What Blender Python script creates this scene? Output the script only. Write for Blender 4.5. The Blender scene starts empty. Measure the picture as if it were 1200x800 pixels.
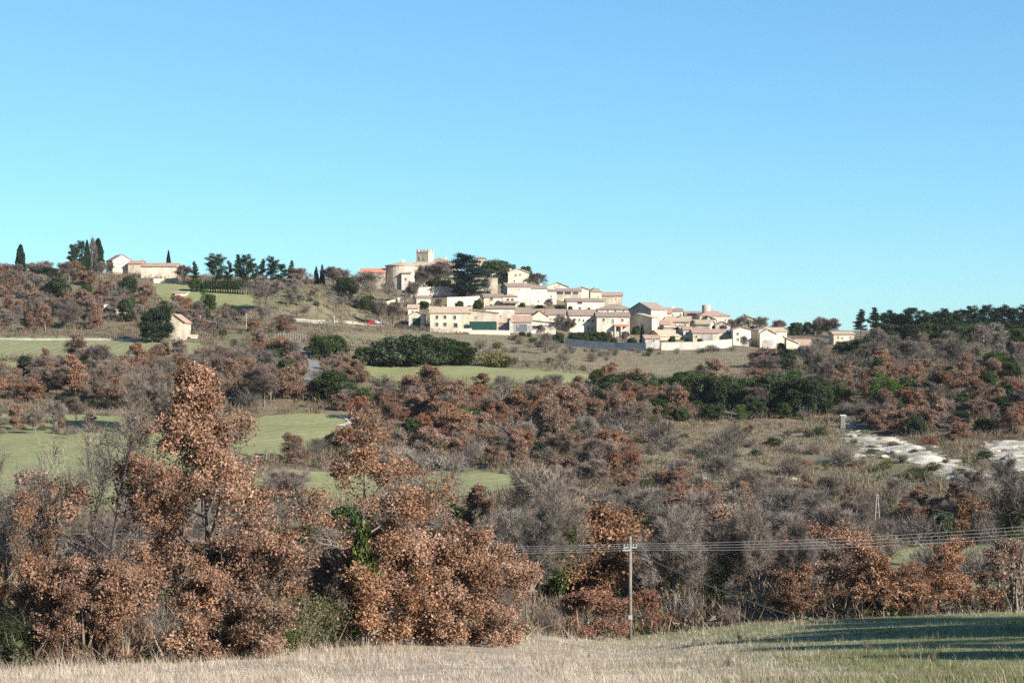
import bpy, math, random
import numpy as np
from mathutils import Vector, geometry
R = math.radians
sc = bpy.context.scene
COL = sc.collection
rnd = random.Random(11)
HAZE = 4e-5
F, CX, HY = 1900.0, 600.0, 400.0            # focal length in photo pixels, centre, eye level

# ------------------------------------------------------------------ render, camera, light
cam_d = bpy.data.cameras.new('camera'); cam = bpy.data.objects.new('camera', cam_d); COL.objects.link(cam)
cam_d.sensor_width = 36; cam_d.lens = 57; cam_d.clip_start = .5; cam_d.clip_end = 30000
cam.location = (0, 0, 0); cam.rotation_euler = (R(90), 0, 0)
sc.camera = cam
SUN = Vector((.80, -.60, 0)).normalized(); SUN_EL = 27
w = bpy.data.worlds.new('World'); sc.world = w; w.use_nodes = True
nt = w.node_tree; bg = nt.nodes['Background']
sky = nt.nodes.new('ShaderNodeTexSky'); sky.sky_type = 'NISHITA'; sky.sun_disc = False
sky.sun_elevation = R(SUN_EL); sky.sun_rotation = math.atan2(SUN.x, SUN.y)
sky.air_density = 1.0; sky.dust_density = .0; sky.ozone_density = 3.0; sky.altitude = 300
gm = nt.nodes.new('ShaderNodeGamma'); gm.inputs[1].default_value = .68
tn = nt.nodes.new('ShaderNodeMix'); tn.data_type = 'RGBA'; tn.blend_type = 'MULTIPLY'; tn.inputs[0].default_value = 1; tn.inputs[7].default_value = (.372, .635, .79, 1)
nt.links.new(sky.outputs[0], gm.inputs[0]); nt.links.new(gm.outputs[0], tn.inputs[6]); nt.links.new(tn.outputs[2], bg.inputs[0]); bg.inputs[1].default_value = .14
sl = bpy.data.lights.new('sun', 'SUN'); sun = bpy.data.objects.new('sun', sl); COL.objects.link(sun)
sl.energy = 5.0; sl.angle = R(.5); sl.color = (1, .94, .85)
sd = Vector((SUN.x*math.cos(R(SUN_EL)), SUN.y*math.cos(R(SUN_EL)), math.sin(R(SUN_EL))))
sun.rotation_euler = sd.to_track_quat('Z', 'Y').to_euler(); sun.location = (100, -100, 200)
sc.view_settings.view_transform = 'Standard'; sc.view_settings.look = 'None'
sc.view_settings.exposure = 1.43; sc.view_settings.gamma = 1
sc.cycles.max_bounces = 5; sc.cycles.diffuse_bounces = 3; sc.cycles.transmission_bounces = 3
sc.cycles.use_denoising = False

# ------------------------------------------------------------------ terrain
# how far the ground lies along several bearings: (distance, photo row of the ground there)
PROF = {
 0:   [(25,850),(45,800),(62,786),(85,742),(120,680),(180,602),(240,550),(300,505),(360,455),(400,428),(425,412),(448,397),(475,388),(520,356),(560,332),(590,320),(640,320),(720,326)],
 200: [(25,848),(45,800),(66,777),(90,738),(120,686),(180,606),(240,550),(300,508),(360,458),(400,430),(425,412),(448,399),(480,386),(520,358),(560,334),(585,326),(640,324),(720,327)],
 330: [(25,845),(45,798),(72,766),(95,734),(130,680),(180,612),(235,562),(262,543),(300,512),(330,488),(370,452),(400,432),(440,408),(480,386),(510,371),(545,345),(580,331),(640,328),(720,328)],
 450: [(25,842),(45,798),(82,754),(105,725),(140,676),(180,625),(225,580),(262,548),(300,518),(350,478),(385,455),(405,442),(430,426),(475,400),(520,389),(556,383),(585,366),(620,345),(645,333),(668,323),(720,324)],
 600: [(25,838),(45,796),(95,748),(120,715),(160,652),(200,605),(222,578),(245,556),(300,520),(350,476),(388,450),(408,441),(430,431),(480,412),(520,400),(545,393),(560,386),(590,368),(625,345),(650,328),(670,320),(720,322)],
 650: [(25,836),(45,796),(87,758),(119,728),(156,668),(196,614),(226,582),(264,548),(310,514),(354,478),(394,452),(430,433),(470,418),(515,406),(545,399),(560,390),(590,374),(620,355),(642,344),(665,341),(720,344)],
 740: [(25,834),(45,794),(80,768),(117,749),(150,696),(190,636),(230,592),(280,552),(320,518),(360,480),(400,458),(430,443),(460,430),(510,417),(540,409),(560,396),(590,379),(620,368),(650,365),(720,366)],
 830: [(25,830),(45,790),(80,757),(118,740),(150,692),(190,640),(235,592),(280,556),(330,515),(370,482),(410,458),(440,443),(480,426),(520,415),(545,408),(560,401),(590,388),(620,378),(650,374),(720,374)],
 950: [(25,826),(45,786),(80,750),(118,731),(150,690),(190,640),(235,594),(280,560),(325,520),(350,500),(390,466),(430,446),(480,428),(520,418),(550,411),(580,402),(620,392),(680,386),(740,386)],
 1070:[(25,822),(45,783),(80,742),(120,723),(140,696),(165,672),(200,640),(240,594),(275,562),(310,530),(345,500),(390,462),(440,432),(490,408),(540,396),(590,391),(660,388),(740,389)],
 1200:[(25,818),(45,780),(80,735),(122,716),(140,692),(165,668),(200,635),(235,590),(275,555),(310,522),(350,482),(400,446),(450,420),(500,402),(550,394),(620,390),(680,390),(740,391)],
}
DG = np.arange(0, 741, 2.5)
UK = np.array(sorted(PROF), float)
def _pchip(xs, ys, q):
    xs = np.array(xs, float); ys = np.array(ys, float)
    h = np.diff(xs); dl = np.diff(ys)/h
    m = np.zeros(len(xs)); m[0] = dl[0]; m[-1] = dl[-1]
    for i in range(1, len(xs)-1):
        m[i] = 0 if dl[i-1]*dl[i] <= 0 else 2*dl[i-1]*dl[i]/(dl[i-1]+dl[i])
    k = np.clip(np.searchsorted(xs, q)-1, 0, len(h)-1); t = (q-xs[k])/h[k]
    return ((2*t**3-3*t**2+1)*ys[k]+(t**3-2*t**2+t)*h[k]*m[k]+(-2*t**3+3*t**2)*ys[k+1]+(t**3-t**2)*h[k]*m[k+1])
TAB = []
for u in UK:
    pr = PROF[int(u)]
    TAB.append(_pchip([0]+[d for d, _ in pr], [-1.65]+[(HY-y)/F*d for d, y in pr], DG))
TAB = np.array(TAB)
ker = np.array([1,2,3,2,1])/9.
TAB = np.array([np.convolve(np.pad(r, 2, mode='edge'), ker, 'valid') for r in TAB])
TAB[:, 0] = -1.65
UF = np.arange(-200, 1401, 10.)
_uc = np.clip(UF, 0, 1200)
TABF = np.array([_pchip(UK, TAB[:, j], _uc) for j in range(len(DG))]).T       # [u, d]
for _ in range(2):
    TABF[1:-1] = .25*TABF[:-2]+.5*TABF[1:-1]+.25*TABF[2:]
def ground(x, y):
    x = np.asarray(x, float); y = np.asarray(y, float)
    ys = np.maximum(y, 3.)
    u = np.clip((CX+F*x/ys+200)/10, 0, len(UF)-1.001); d = np.clip(y, 0, 739.9)/2.5
    iu = u.astype(int); idd = d.astype(int); fu = u-iu; fd = d-idd
    z = (TABF[iu, idd]*(1-fu)*(1-fd)+TABF[iu+1, idd]*fu*(1-fd)+TABF[iu, idd+1]*(1-fu)*fd+TABF[iu+1, idd+1]*fu*fd)
    near = np.clip(y/30, 0, 1)
    z = z*near + (1-near)*(-1.65-.155*y)
    wob = .22*np.sin(x*.31+1.3)*np.sin(y*.23)+.35*np.sin(x*.11+y*.07)*np.sin(y*.09-x*.05)
    z = z + wob*np.clip((y-125)/60, 0, 1)*np.clip((470-y)/60, 0, 1)
    far = np.clip((y-740)/1200, 0, 1); far = far*far*(3-2*far)
    return z*(1-far)+(-60)*far
def gz(x, y): return float(ground(x, y))
DM = np.arange(8, 738, .5)
def at(px, py, dmin=8):
    """where the line of sight through a photo pixel meets the ground"""
    k = (px-CX)/F
    diff = ground(k*DM, DM) - (HY-py)/F*DM
    ok = np.nonzero((diff >= 0) & (DM >= dmin))[0]
    if len(ok) == 0:
        i = int(np.argmax(diff - 1e3*(DM < max(dmin, 400)))); d = DM[i]
    else:
        i = ok[0]; d = DM[i]
        if i and diff[i] != diff[i-1]:
            d -= .5*diff[i]/(diff[i]-diff[i-1])
    return k*d, float(d), gz(k*d, d)
def pix(x, y, z): return CX+F*x/y, HY-F*z/y
def inpoly(px, py, poly):
    px = np.asarray(px, float); py = np.asarray(py, float); r = np.zeros(px.shape, bool); n = len(poly)
    for i in range(n):
        x0, y0 = poly[i]; x1, y1 = poly[i-1]
        c = ((y0 > py) != (y1 > py))
        with np.errstate(divide='ignore', invalid='ignore'):
            r ^= c & (px < (x1-x0)*(py-y0)/((y1-y0) if y1 != y0 else 1e-9)+x0)
    return r

# ------------------------------------------------------------------ materials
def ramp(nt, cols, fac):
    r = nt.nodes.new('ShaderNodeValToRGB'); e = r.color_ramp.elements
    while len(e) < len(cols): e.new(.5)
    for i, (p, c) in enumerate(cols): e[i].position = p; e[i].color = (*c, 1)
    nt.links.new(fac, r.inputs[0]); return r.outputs[0]
def noise(nt, scale, detail=4, rough=.6, coord='Object', mapping=None):
    t = nt.nodes.new('ShaderNodeTexCoord'); n = nt.nodes.new('ShaderNodeTexNoise')
    n.inputs['Scale'].default_value = scale; n.inputs['Detail'].default_value = detail; n.inputs['Roughness'].default_value = rough
    src = t.outputs[coord]
    if mapping:
        m = nt.nodes.new('ShaderNodeMapping'); m.inputs['Scale'].default_value = mapping
        nt.links.new(src, m.inputs[0]); src = m.outputs[0]
    nt.links.new(src, n.inputs['Vector']); return n.outputs['Fac']
def mix(nt, a, b, fac, mode='MIX'):
    m = nt.nodes.new('ShaderNodeMix'); m.data_type = 'RGBA'; m.blend_type = mode
    for s, i in ((a, 6), (b, 7)):
        if isinstance(s, tuple): m.inputs[i].default_value = (*s, 1)
        else: nt.links.new(s, m.inputs[i])
    if isinstance(fac, (int, float)): m.inputs[0].default_value = fac
    else: nt.links.new(fac, m.inputs[0])
    return m.outputs[2]
def new_mat(name, rough=.9):
    m = bpy.data.materials.new(name); m.use_nodes = True; b = m.node_tree.nodes['Principled BSDF']
    b.inputs['Roughness'].default_value = rough; b.inputs['Specular IOR Level'].default_value = .2
    return m, m.node_tree, b
def bump(nt, b, fac, strength, dist=.1):
    n = nt.nodes.new('ShaderNodeBump'); n.inputs['Strength'].default_value = strength; n.inputs['Distance'].default_value = dist
    nt.links.new(fac, n.inputs['Height']); nt.links.new(n.outputs[0], b.inputs['Normal'])
def plain(name, c, var=.25, scale=.8, rough=.85, coord='Object', detail=5, stain=None):
    m, nt, b = new_mat(name, rough)
    lo = tuple(v*(1-var) for v in c); hi = tuple(min(1, v*(1+var)) for v in c)
    n1 = noise(nt, scale, detail, .65, coord)
    col = ramp(nt, [(.3, lo), (.7, hi)], n1)
    if stain:
        col = mix(nt, col, stain, ramp(nt, [(.52, (0,0,0)), (.7, (.8,.8,.8))], noise(nt, scale*.35, 5, .7, coord)))
    nt.links.new(col, b.inputs['Base Color']); bump(nt, b, n1, .3, .05)
    return m
def leafmat(name, cols, transl=.25, objvar=.5, patchy=.7):
    m = bpy.data.materials.new(name); m.use_nodes = True; nt = m.node_tree; nt.nodes.clear()
    out = nt.nodes.new('ShaderNodeOutputMaterial'); g = nt.nodes.new('ShaderNodeNewGeometry'); oi = nt.nodes.new('ShaderNodeObjectInfo')
    c = ramp(nt, [(i/(len(cols)-1), tuple(v*.93 for v in k)) for i, k in enumerate(cols)], g.outputs['Random Per Island'])
    h = nt.nodes.new('ShaderNodeHueSaturation')
    if patchy:
        c = mix(nt, c, ramp(nt, [(.36, (.55,.50,.47)), (.52, (1,1,1)), (.66, (1.25,1.22,1.2))], noise(nt, patchy, 3, .6)), 1.0, 'MULTIPLY')
    mr = nt.nodes.new('ShaderNodeMapRange'); mr.inputs[3].default_value = 1-objvar*.6; mr.inputs[4].default_value = 1+objvar*.6
    nt.links.new(oi.outputs['Random'], mr.inputs[0]); nt.links.new(mr.outputs[0], h.inputs['Value'])
    ml = nt.nodes.new('ShaderNodeMath'); ml.operation = 'MULTIPLY'; ml.inputs[1].default_value = 7.31
    fr = nt.nodes.new('ShaderNodeMath'); fr.operation = 'FRACT'
    nt.links.new(oi.outputs['Random'], ml.inputs[0]); nt.links.new(ml.outputs[0], fr.inputs[0])
    m2 = nt.nodes.new('ShaderNodeMapRange'); m2.inputs[3].default_value = 1-objvar*.5; m2.inputs[4].default_value = 1+objvar*.35
    nt.links.new(fr.outputs[0], m2.inputs[0]); nt.links.new(m2.outputs[0], h.inputs['Saturation'])
    nt.links.new(c, h.inputs['Color'])
    d = nt.nodes.new('ShaderNodeBsdfDiffuse'); t = nt.nodes.new('ShaderNodeBsdfTranslucent'); mx = nt.nodes.new('ShaderNodeMixShader')
    mx.inputs[0].default_value = transl
    nt.links.new(h.outputs[0], d.inputs[0]); nt.links.new(h.outputs[0], t.inputs[0])
    nt.links.new(d.outputs[0], mx.inputs[1]); nt.links.new(t.outputs[0], mx.inputs[2]); nt.links.new(mx.outputs[0], out.inputs[0])
    return m
M = {}
M['russet'] = leafmat('russet oak leaves', [(.165,.088,.054),(.26,.15,.096),(.325,.205,.14),(.21,.117,.074),(.375,.25,.178)], .22, .3)
M['russetmid'] = leafmat('russet oak leaves far', [(.14,.077,.048),(.225,.133,.086),(.285,.183,.126),(.18,.102,.066),(.325,.218,.155)], .2, .4)
M['rust'] = leafmat('rust oak leaves', [(.17,.08,.05),(.26,.132,.084),(.31,.165,.11)], .25, .3)
M['holm'] = leafmat('evergreen oak leaves', [(.022,.034,.014),(.045,.066,.025),(.075,.095,.04),(.038,.06,.024)], .15, .5)
M['pine'] = leafmat('pine needles', [(.014,.028,.016),(.03,.052,.026),(.045,.07,.034)], .12, .4)
M['brightpine'] = leafmat('light green pine needles', [(.05,.09,.02),(.09,.15,.04),(.13,.19,.055)], .2, .2)
M['cypress'] = leafmat('cypress foliage', [(.012,.024,.013),(.024,.042,.022),(.035,.055,.028)], .1, .3)
M['cedar'] = leafmat('cedar needles', [(.012,.026,.022),(.022,.042,.034),(.035,.055,.04)], .1, .3)
M['ivy'] = leafmat('ivy leaves', [(.02,.04,.01),(.06,.09,.02),(.11,.15,.04)], .2, .3)
M['twig'] = leafmat('bare twigs', [(.105,.09,.074),(.16,.138,.116),(.215,.188,.158),(.13,.11,.09)], .0, .45)
M['mauve'] = leafmat('mauve twigs', [(.13,.10,.084),(.185,.148,.126),(.16,.128,.108)], .0, .4)
M['scrub'] = leafmat('green shrub leaves', [(.045,.06,.025),(.08,.10,.045),(.13,.14,.07)], .2, .5)
M['olive'] = leafmat('olive shrub leaves', [(.10,.10,.04),(.17,.16,.07),(.22,.19,.09)], .2, .4)
M['bark'] = plain('grey bark', (.15,.125,.105), .4, 3)
M['darkbark'] = plain('dark bark', (.07,.057,.05), .4, 3)
M['palebark'] = plain('pale bark', (.30,.26,.22), .3, 2)
def wallmat(name, c, st):
    m = plain(name, c, .2, .8, .9, 'Object', 8, st); nt = m.node_tree; b = nt.nodes['Principled BSDF']   # every house weathered differently
    src = b.inputs['Base Color'].links[0].from_socket; oi = nt.nodes.new('ShaderNodeObjectInfo')
    s2 = ramp(nt, [(.40, (.62,.60,.57)), (.60, (1,1,1))], noise(nt, .35, 7, .75, 'Object', (1,1,.35)))
    nt.links.new(mix(nt, mix(nt, src, ramp(nt, [(0, (.68,.68,.68)), (.5, (.9,.88,.85)), (1, (1.02,1,.97))], oi.outputs['Random']), 1.0, 'MULTIPLY'), s2, .8, 'MULTIPLY'), b.inputs['Base Color']); return m
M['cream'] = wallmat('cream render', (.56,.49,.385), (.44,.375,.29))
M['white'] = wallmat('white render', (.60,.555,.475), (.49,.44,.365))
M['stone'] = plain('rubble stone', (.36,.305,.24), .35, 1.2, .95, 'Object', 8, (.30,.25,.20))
M['palestone'] = plain('pale stone', (.48,.42,.33), .28, 1.0, .95, 'Object', 8, (.42,.36,.28))
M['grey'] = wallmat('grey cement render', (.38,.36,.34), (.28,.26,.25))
M['yellow'] = wallmat('yellow render', (.70,.56,.33), (.60,.47,.28))
M['peach'] = wallmat('peach render', (.68,.50,.36), (.58,.42,.30))
M['shadefence'] = plain('shade-darkened fence panels', (.020,.030,.040), .3, .4)  # hedge shade over the fence is put into this dark bluish colour
def tilemat(name, c):
    m, nt, b = new_mat(name, .9)
    lo = tuple(v*.6 for v in c); hi = tuple(min(1, v*1.35) for v in c)
    n1 = noise(nt, 1.6, 6, .75); n2 = noise(nt, .25, 3)
    col = ramp(nt, [(.3, lo), (.5, c), (.72, hi)], n1)
    col = mix(nt, col, (.30,.27,.22), ramp(nt, [(.5, (0,0,0)), (.75, (.6,.6,.6))], n2))
    nt.links.new(col, b.inputs['Base Color'])
    wv = nt.nodes.new('ShaderNodeTexWave'); wv.inputs['Scale'].default_value = 1.4; wv.bands_direction = 'X'
    t = nt.nodes.new('ShaderNodeTexCoord'); nt.links.new(t.outputs['Object'], wv.inputs[0])
    bump(nt, b, wv.outputs['Fac'], .6, .08); return m
M['tile'] = tilemat('weathered pink tiles', (.215,.16,.13))
M['redtile'] = tilemat('red clay tiles', (.45,.16,.09))
M['pinktile'] = tilemat('salmon clay tiles', (.29,.19,.145))
M['paletile'] = tilemat('pale ochre tiles', (.34,.26,.185))
M['glass'], _n, _b = new_mat('dark window glass', .15); _b.inputs['Base Color'].default_value = (.03,.035,.045,1); _b.inputs['Specular IOR Level'].default_value = .5
M['shutter'] = plain('grey blue shutters', (.10,.11,.125), .2, 2)  # base colour lowered to carry the shade over the garage door
M['wallgrey'] = plain('weathered garden wall', (.33,.305,.26), .25, .7, .95, 'Object', 7, (.22,.20,.17))
M['polewood'] = plain('grey pole wood', (.145,.13,.11), .35, 2)
M['wood'] = plain('weathered wood', (.25,.22,.19), .35, 2.5)
M['greenpaint'] = plain('dark green paint', (.012,.042,.032), .2, 1)
M['concrete'] = plain('concrete', (.42,.40,.37), .25, 1.2)
M['metal'], _n, _b = new_mat('galvanised steel', .45); _b.inputs['Base Color'].default_value = (.45,.46,.47,1); _b.inputs['Metallic'].default_value = .6
M['wire'], _n, _b = new_mat('aluminium wire', .4); _b.inputs['Base Color'].default_value = (.20,.195,.19,1); _b.inputs['Metallic'].default_value = .2
M['black'], _n, _b = new_mat('black rubber', .6); _b.inputs['Base Color'].default_value = (.015,.015,.016,1)
M['porcelain'], _n, _b = new_mat('glazed insulator', .25); _b.inputs['Base Color'].default_value = (.20,.21,.21,1)
M['redpaint'], _n, _b = new_mat('red car paint', .3); _b.inputs['Base Color'].default_value = (.33,.015,.02,1)
M['whitepaint'], _n, _b = new_mat('white car paint', .3); _b.inputs['Base Color'].default_value = (.8,.8,.8,1)
def groundmat():
    m, nt, b = new_mat('woodland ground', .95)
    big = noise(nt, .018, 5, .6); mid = noise(nt, .16, 6, .7); fine = noise(nt, 1.8, 6, .75)
    c = ramp(nt, [(.34, (.085,.062,.045)), (.48, (.14,.105,.07)), (.60, (.18,.145,.095)), (.72, (.10,.10,.05))], mid)
    c = mix(nt, c, (.14,.14,.07), ramp(nt, [(.45, (0,0,0)), (.62, (.75,.75,.75))], big))
    c = mix(nt, c, ramp(nt, [(.3, (.35,.33,.31)), (.7, (1.1,1.07,1.05))], fine), .8, 'MULTIPLY')
    nt.links.new(c, b.inputs['Base Color']); bump(nt, b, fine, .6, .25); return m
def fieldmat(name, a, b_, c3, stripes=0.0, rot=0):
    m, nt, b = new_mat(name, .95)
    n1 = noise(nt, .05, 5, .6); n2 = noise(nt, .9, 6, .7); n3 = noise(nt, .22, 5, .7)
    c = ramp(nt, [(.35, a), (.65, b_)], n1)
    c = mix(nt, c, c3, ramp(nt, [(.46, (0,0,0)), (.66, (.8,.8,.8))], n3))
    if stripes:
        t = nt.nodes.new('ShaderNodeTexCoord'); mp = nt.nodes.new('ShaderNodeMapping'); mp.inputs['Rotation'].default_value = (0,0,rot)
        wv = nt.nodes.new('ShaderNodeTexWave'); wv.inputs['Scale'].default_value = .10; wv.inputs['Distortion'].default_value = 1.5; wv.inputs['Detail'].default_value = 3
        nt.links.new(t.outputs['Object'], mp.inputs[0]); nt.links.new(mp.outputs[0], wv.inputs[0])
        c = mix(nt, c, ramp(nt, [(.3, (1-stripes,)*3), (.7, (1+stripes,)*3)], wv.outputs['Fac']), 1.0, 'MULTIPLY')
    c = mix(nt, c, ramp(nt, [(.3, (.5,.5,.48)), (.7, (1.0,1.0,1.0))], n2), .8, 'MULTIPLY')
    nt.links.new(c, b.inputs['Base Color']); bump(nt, b, n2, .5, .12); return m
M['ground'] = groundmat()
M['field'] = fieldmat('young green crop', (.172,.182,.072), (.21,.215,.096), (.225,.205,.11), .05, .6)
M['palefield'] = fieldmat('pale green field', (.165,.175,.078), (.20,.20,.10), (.22,.20,.115), .08, .2)
M['hillgrass'] = fieldmat('dry hill grass', (.135,.125,.065), (.18,.155,.09), (.20,.16,.105), .0)
M['heath'] = fieldmat('grey heath', (.14,.115,.08), (.19,.155,.11), (.11,.10,.06), .0)
M['meadow'] = fieldmat('dry meadow soil', (.31,.25,.185), (.37,.305,.235), (.24,.195,.13), .0)
def meadowmat():
    m = M['meadow']; nt = m.node_tree; b = nt.nodes['Principled BSDF']; old = b.inputs['Base Color'].links[0].from_socket
    t = nt.nodes.new('ShaderNodeTexCoord'); sp = nt.nodes.new('ShaderNodeSeparateXYZ'); nt.links.new(t.outputs['Object'], sp.inputs[0])
    n = noise(nt, .12, 6, .7)
    a = nt.nodes.new('ShaderNodeMath'); a.operation = 'MULTIPLY_ADD'; a.inputs[1].default_value = .016; nt.links.new(sp.outputs[0], a.inputs[0]); nt.links.new(n, a.inputs[2])
    f = ramp(nt, [(.52, (0,0,0)), (.74, (.95,.95,.95))], a.outputs[0])
    nt.links.new(mix(nt, old, (.125,.135,.055), f), b.inputs['Base Color'])
meadowmat()
M['turf'] = fieldmat('short turf', (.10,.115,.04), (.14,.15,.06), (.20,.18,.10), .0)
M['asphalt'] = plain('old asphalt', (.13,.125,.12), .2, .8)
M['track'] = plain('pale gravel track', (.40,.36,.29), .2, .8)
def rockmat():
    m, nt, b = new_mat('bare chalk rock', .95)
    n1 = noise(nt, .3, 8, .72); n2 = noise(nt, .10, 8, .74)
    c = ramp(nt, [(.30, (.17,.14,.10)), (.45, (.34,.30,.25)), (.60, (.47,.43,.37))], n1)
    c = mix(nt, c, (.14,.115,.075), ramp(nt, [(.47, (0,0,0)), (.60, (.95,.95,.95))], n2))
    nt.links.new(c, b.inputs['Base Color']); bump(nt, b, n1, .7, .5); return m
M['rock'] = rockmat()
def strawmat():
    m = leafmat('dry meadow grass', [(.31,.245,.185),(.45,.375,.295),(.55,.475,.385),(.38,.31,.235)], .3, 0)
    return m
M['straw'] = strawmat()
M['greengrass'] = leafmat('short green grass', [(.09,.11,.03),(.14,.16,.05),(.20,.19,.09),(.28,.24,.14)], .3, 0)
M['brush'] = leafmat('undergrowth', [(.10,.07,.05),(.18,.13,.10),(.23,.185,.15),(.08,.08,.04),(.16,.10,.065)], .1, 0)
M['heathtuft'] = leafmat('heath tufts', [(.18,.135,.095),(.24,.195,.145),(.13,.125,.065),(.29,.24,.185)], .1, 0)

# ------------------------------------------------------------------ mesh helpers
def mesh_np(name, V, faces, mats, smooth=False):
    """faces: list of (N x k array, material index)"""
    me = bpy.data.meshes.new(name); V = np.asarray(V, np.float32)
    me.vertices.add(len(V)); me.vertices.foreach_set('co', V.ravel())
    faces = [(np.asarray(f, np.int32), mi) for f, mi in faces if len(f)]
    nl = sum(f.size for f, _ in faces); nf = sum(len(f) for f, _ in faces)
    me.loops.add(nl); me.loops.foreach_set('vertex_index', np.concatenate([f.ravel() for f, _ in faces]))
    me.polygons.add(nf)
    tot = np.concatenate([np.full(len(f), f.shape[1], np.int32) for f, _ in faces])
    st = np.concatenate([[0], np.cumsum(tot)[:-1]]).astype(np.int32)
    me.polygons.foreach_set('loop_start', st); me.polygons.foreach_set('loop_total', tot)
    me.polygons.foreach_set('material_index', np.concatenate([np.full(len(f), mi, np.int32) for f, mi in faces]))
    me.polygons.foreach_set('use_smooth', np.full(nf, bool(smooth)))
    for m in mats: me.materials.append(M[m])
    me.update(calc_edges=True); return me
class MB:
    def __init__(s): s.V = []; s.F = {}; s.n = 0
    def add(s, V, Fs, mi=0):
        V = np.asarray(V, float).reshape(-1, 3)
        for f in Fs: s.F.setdefault((len(f), mi), []).append([i+s.n for i in f])
        s.V.append(V); s.n += len(V)
    def addnp(s, V, A, mi=0):
        A = np.asarray(A); s.F.setdefault((A.shape[1], mi), []).extend((A+s.n).tolist()); s.V.append(np.asarray(V, float)); s.n += len(V)
    def box(s, a, b, mi=0):
        (x0,y0,z0), (x1,y1,z1) = a, b
        s.add([(x0,y0,z0),(x1,y0,z0),(x1,y1,z0),(x0,y1,z0),(x0,y0,z1),(x1,y0,z1),(x1,y1,z1),(x0,y1,z1)],
              [(0,3,2,1),(4,5,6,7),(0,1,5,4),(1,2,6,5),(2,3,7,6),(3,0,4,7)], mi)
    def prism(s, poly, d, mi=0):
        """closed polygon of 3-d points pushed along the vector d"""
        n = len(poly); P = [tuple(p) for p in poly]+[tuple(np.add(p, d)) for p in poly]
        s.add(P, [tuple(range(n))[::-1], tuple(range(n, 2*n))]+[(i, (i+1) % n, n+(i+1) % n, n+i) for i in range(n)], mi)
    def tube(s, a, b, r0, r1, k=8, mi=0, cap=True):
        a = Vector(a); b = Vector(b); q = (b-a).to_track_quat('Z', 'Y')
        ring = [q @ Vector((math.cos(2*math.pi*i/k), math.sin(2*math.pi*i/k), 0)) for i in range(k)]
        Vs = [a+r*r0 for r in ring]+[b+r*r1 for r in ring]
        Fs = [(i, (i+1) % k, k+(i+1) % k, k+i) for i in range(k)]
        if cap: Fs += [tuple(range(k))[::-1], tuple(range(k, 2*k))]
        s.add([tuple(v) for v in Vs], Fs, mi)
    def mesh(s, name, mats, smooth=False):
        return mesh_np(name, np.concatenate(s.V), [(np.array(f), mi) for (k, mi), f in s.F.items()], mats, smooth)
def link(name, me, parent=None):
    o = bpy.data.objects.new(name, me); COL.objects.link(o)
    if parent is not None: o.parent = parent
    return o
def tag(o, label=None, cat=None, group=None, kind=None):
    if label: o['label'] = label
    if cat: o['category'] = cat
    if group: o['group'] = group
    if kind: o['kind'] = kind
    return o
def empty(name, loc, rz=0, s=1):
    o = bpy.data.objects.new(name, None); COL.objects.link(o); o.location = loc; o.rotation_euler = (0,0,rz); o.scale = (s,s,s) if not isinstance(s, tuple) else s
    o.empty_display_size = .5
    return o

# ------------------------------------------------------------------ ground sheet and patches
def axis(parts):
    out = []
    for a, b, st in parts: out += list(np.arange(a, b, st))
    return np.array(out+[parts[-1][1]])
xs = axis([(-6000,-1500,500),(-1500,-500,100),(-500,-260,20),(-260,260,2.6),(260,500,20),(500,1500,100),(1500,6000,500)])
ys = axis([(-3000,-400,300),(-400,-40,30),(-40,10,5),(10,130,1.6),(130,700,2.5),(700,1000,15),(1000,3000,100),(3000,12000,900)])
XX, YY = np.meshgrid(xs, ys); ZZ = ground(XX, YY)
nx, ny = len(xs), len(ys)
idx = np.arange(nx*ny).reshape(ny, nx)
Q = np.stack([idx[:-1,:-1], idx[:-1,1:], idx[1:,1:], idx[1:,:-1]], -1).reshape(-1, 4)
tag(link('terrain', mesh_np('terrain', np.stack([XX, YY, ZZ], -1).reshape(-1, 3), [(Q, 0)], ['ground'], True)), kind='structure')
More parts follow.
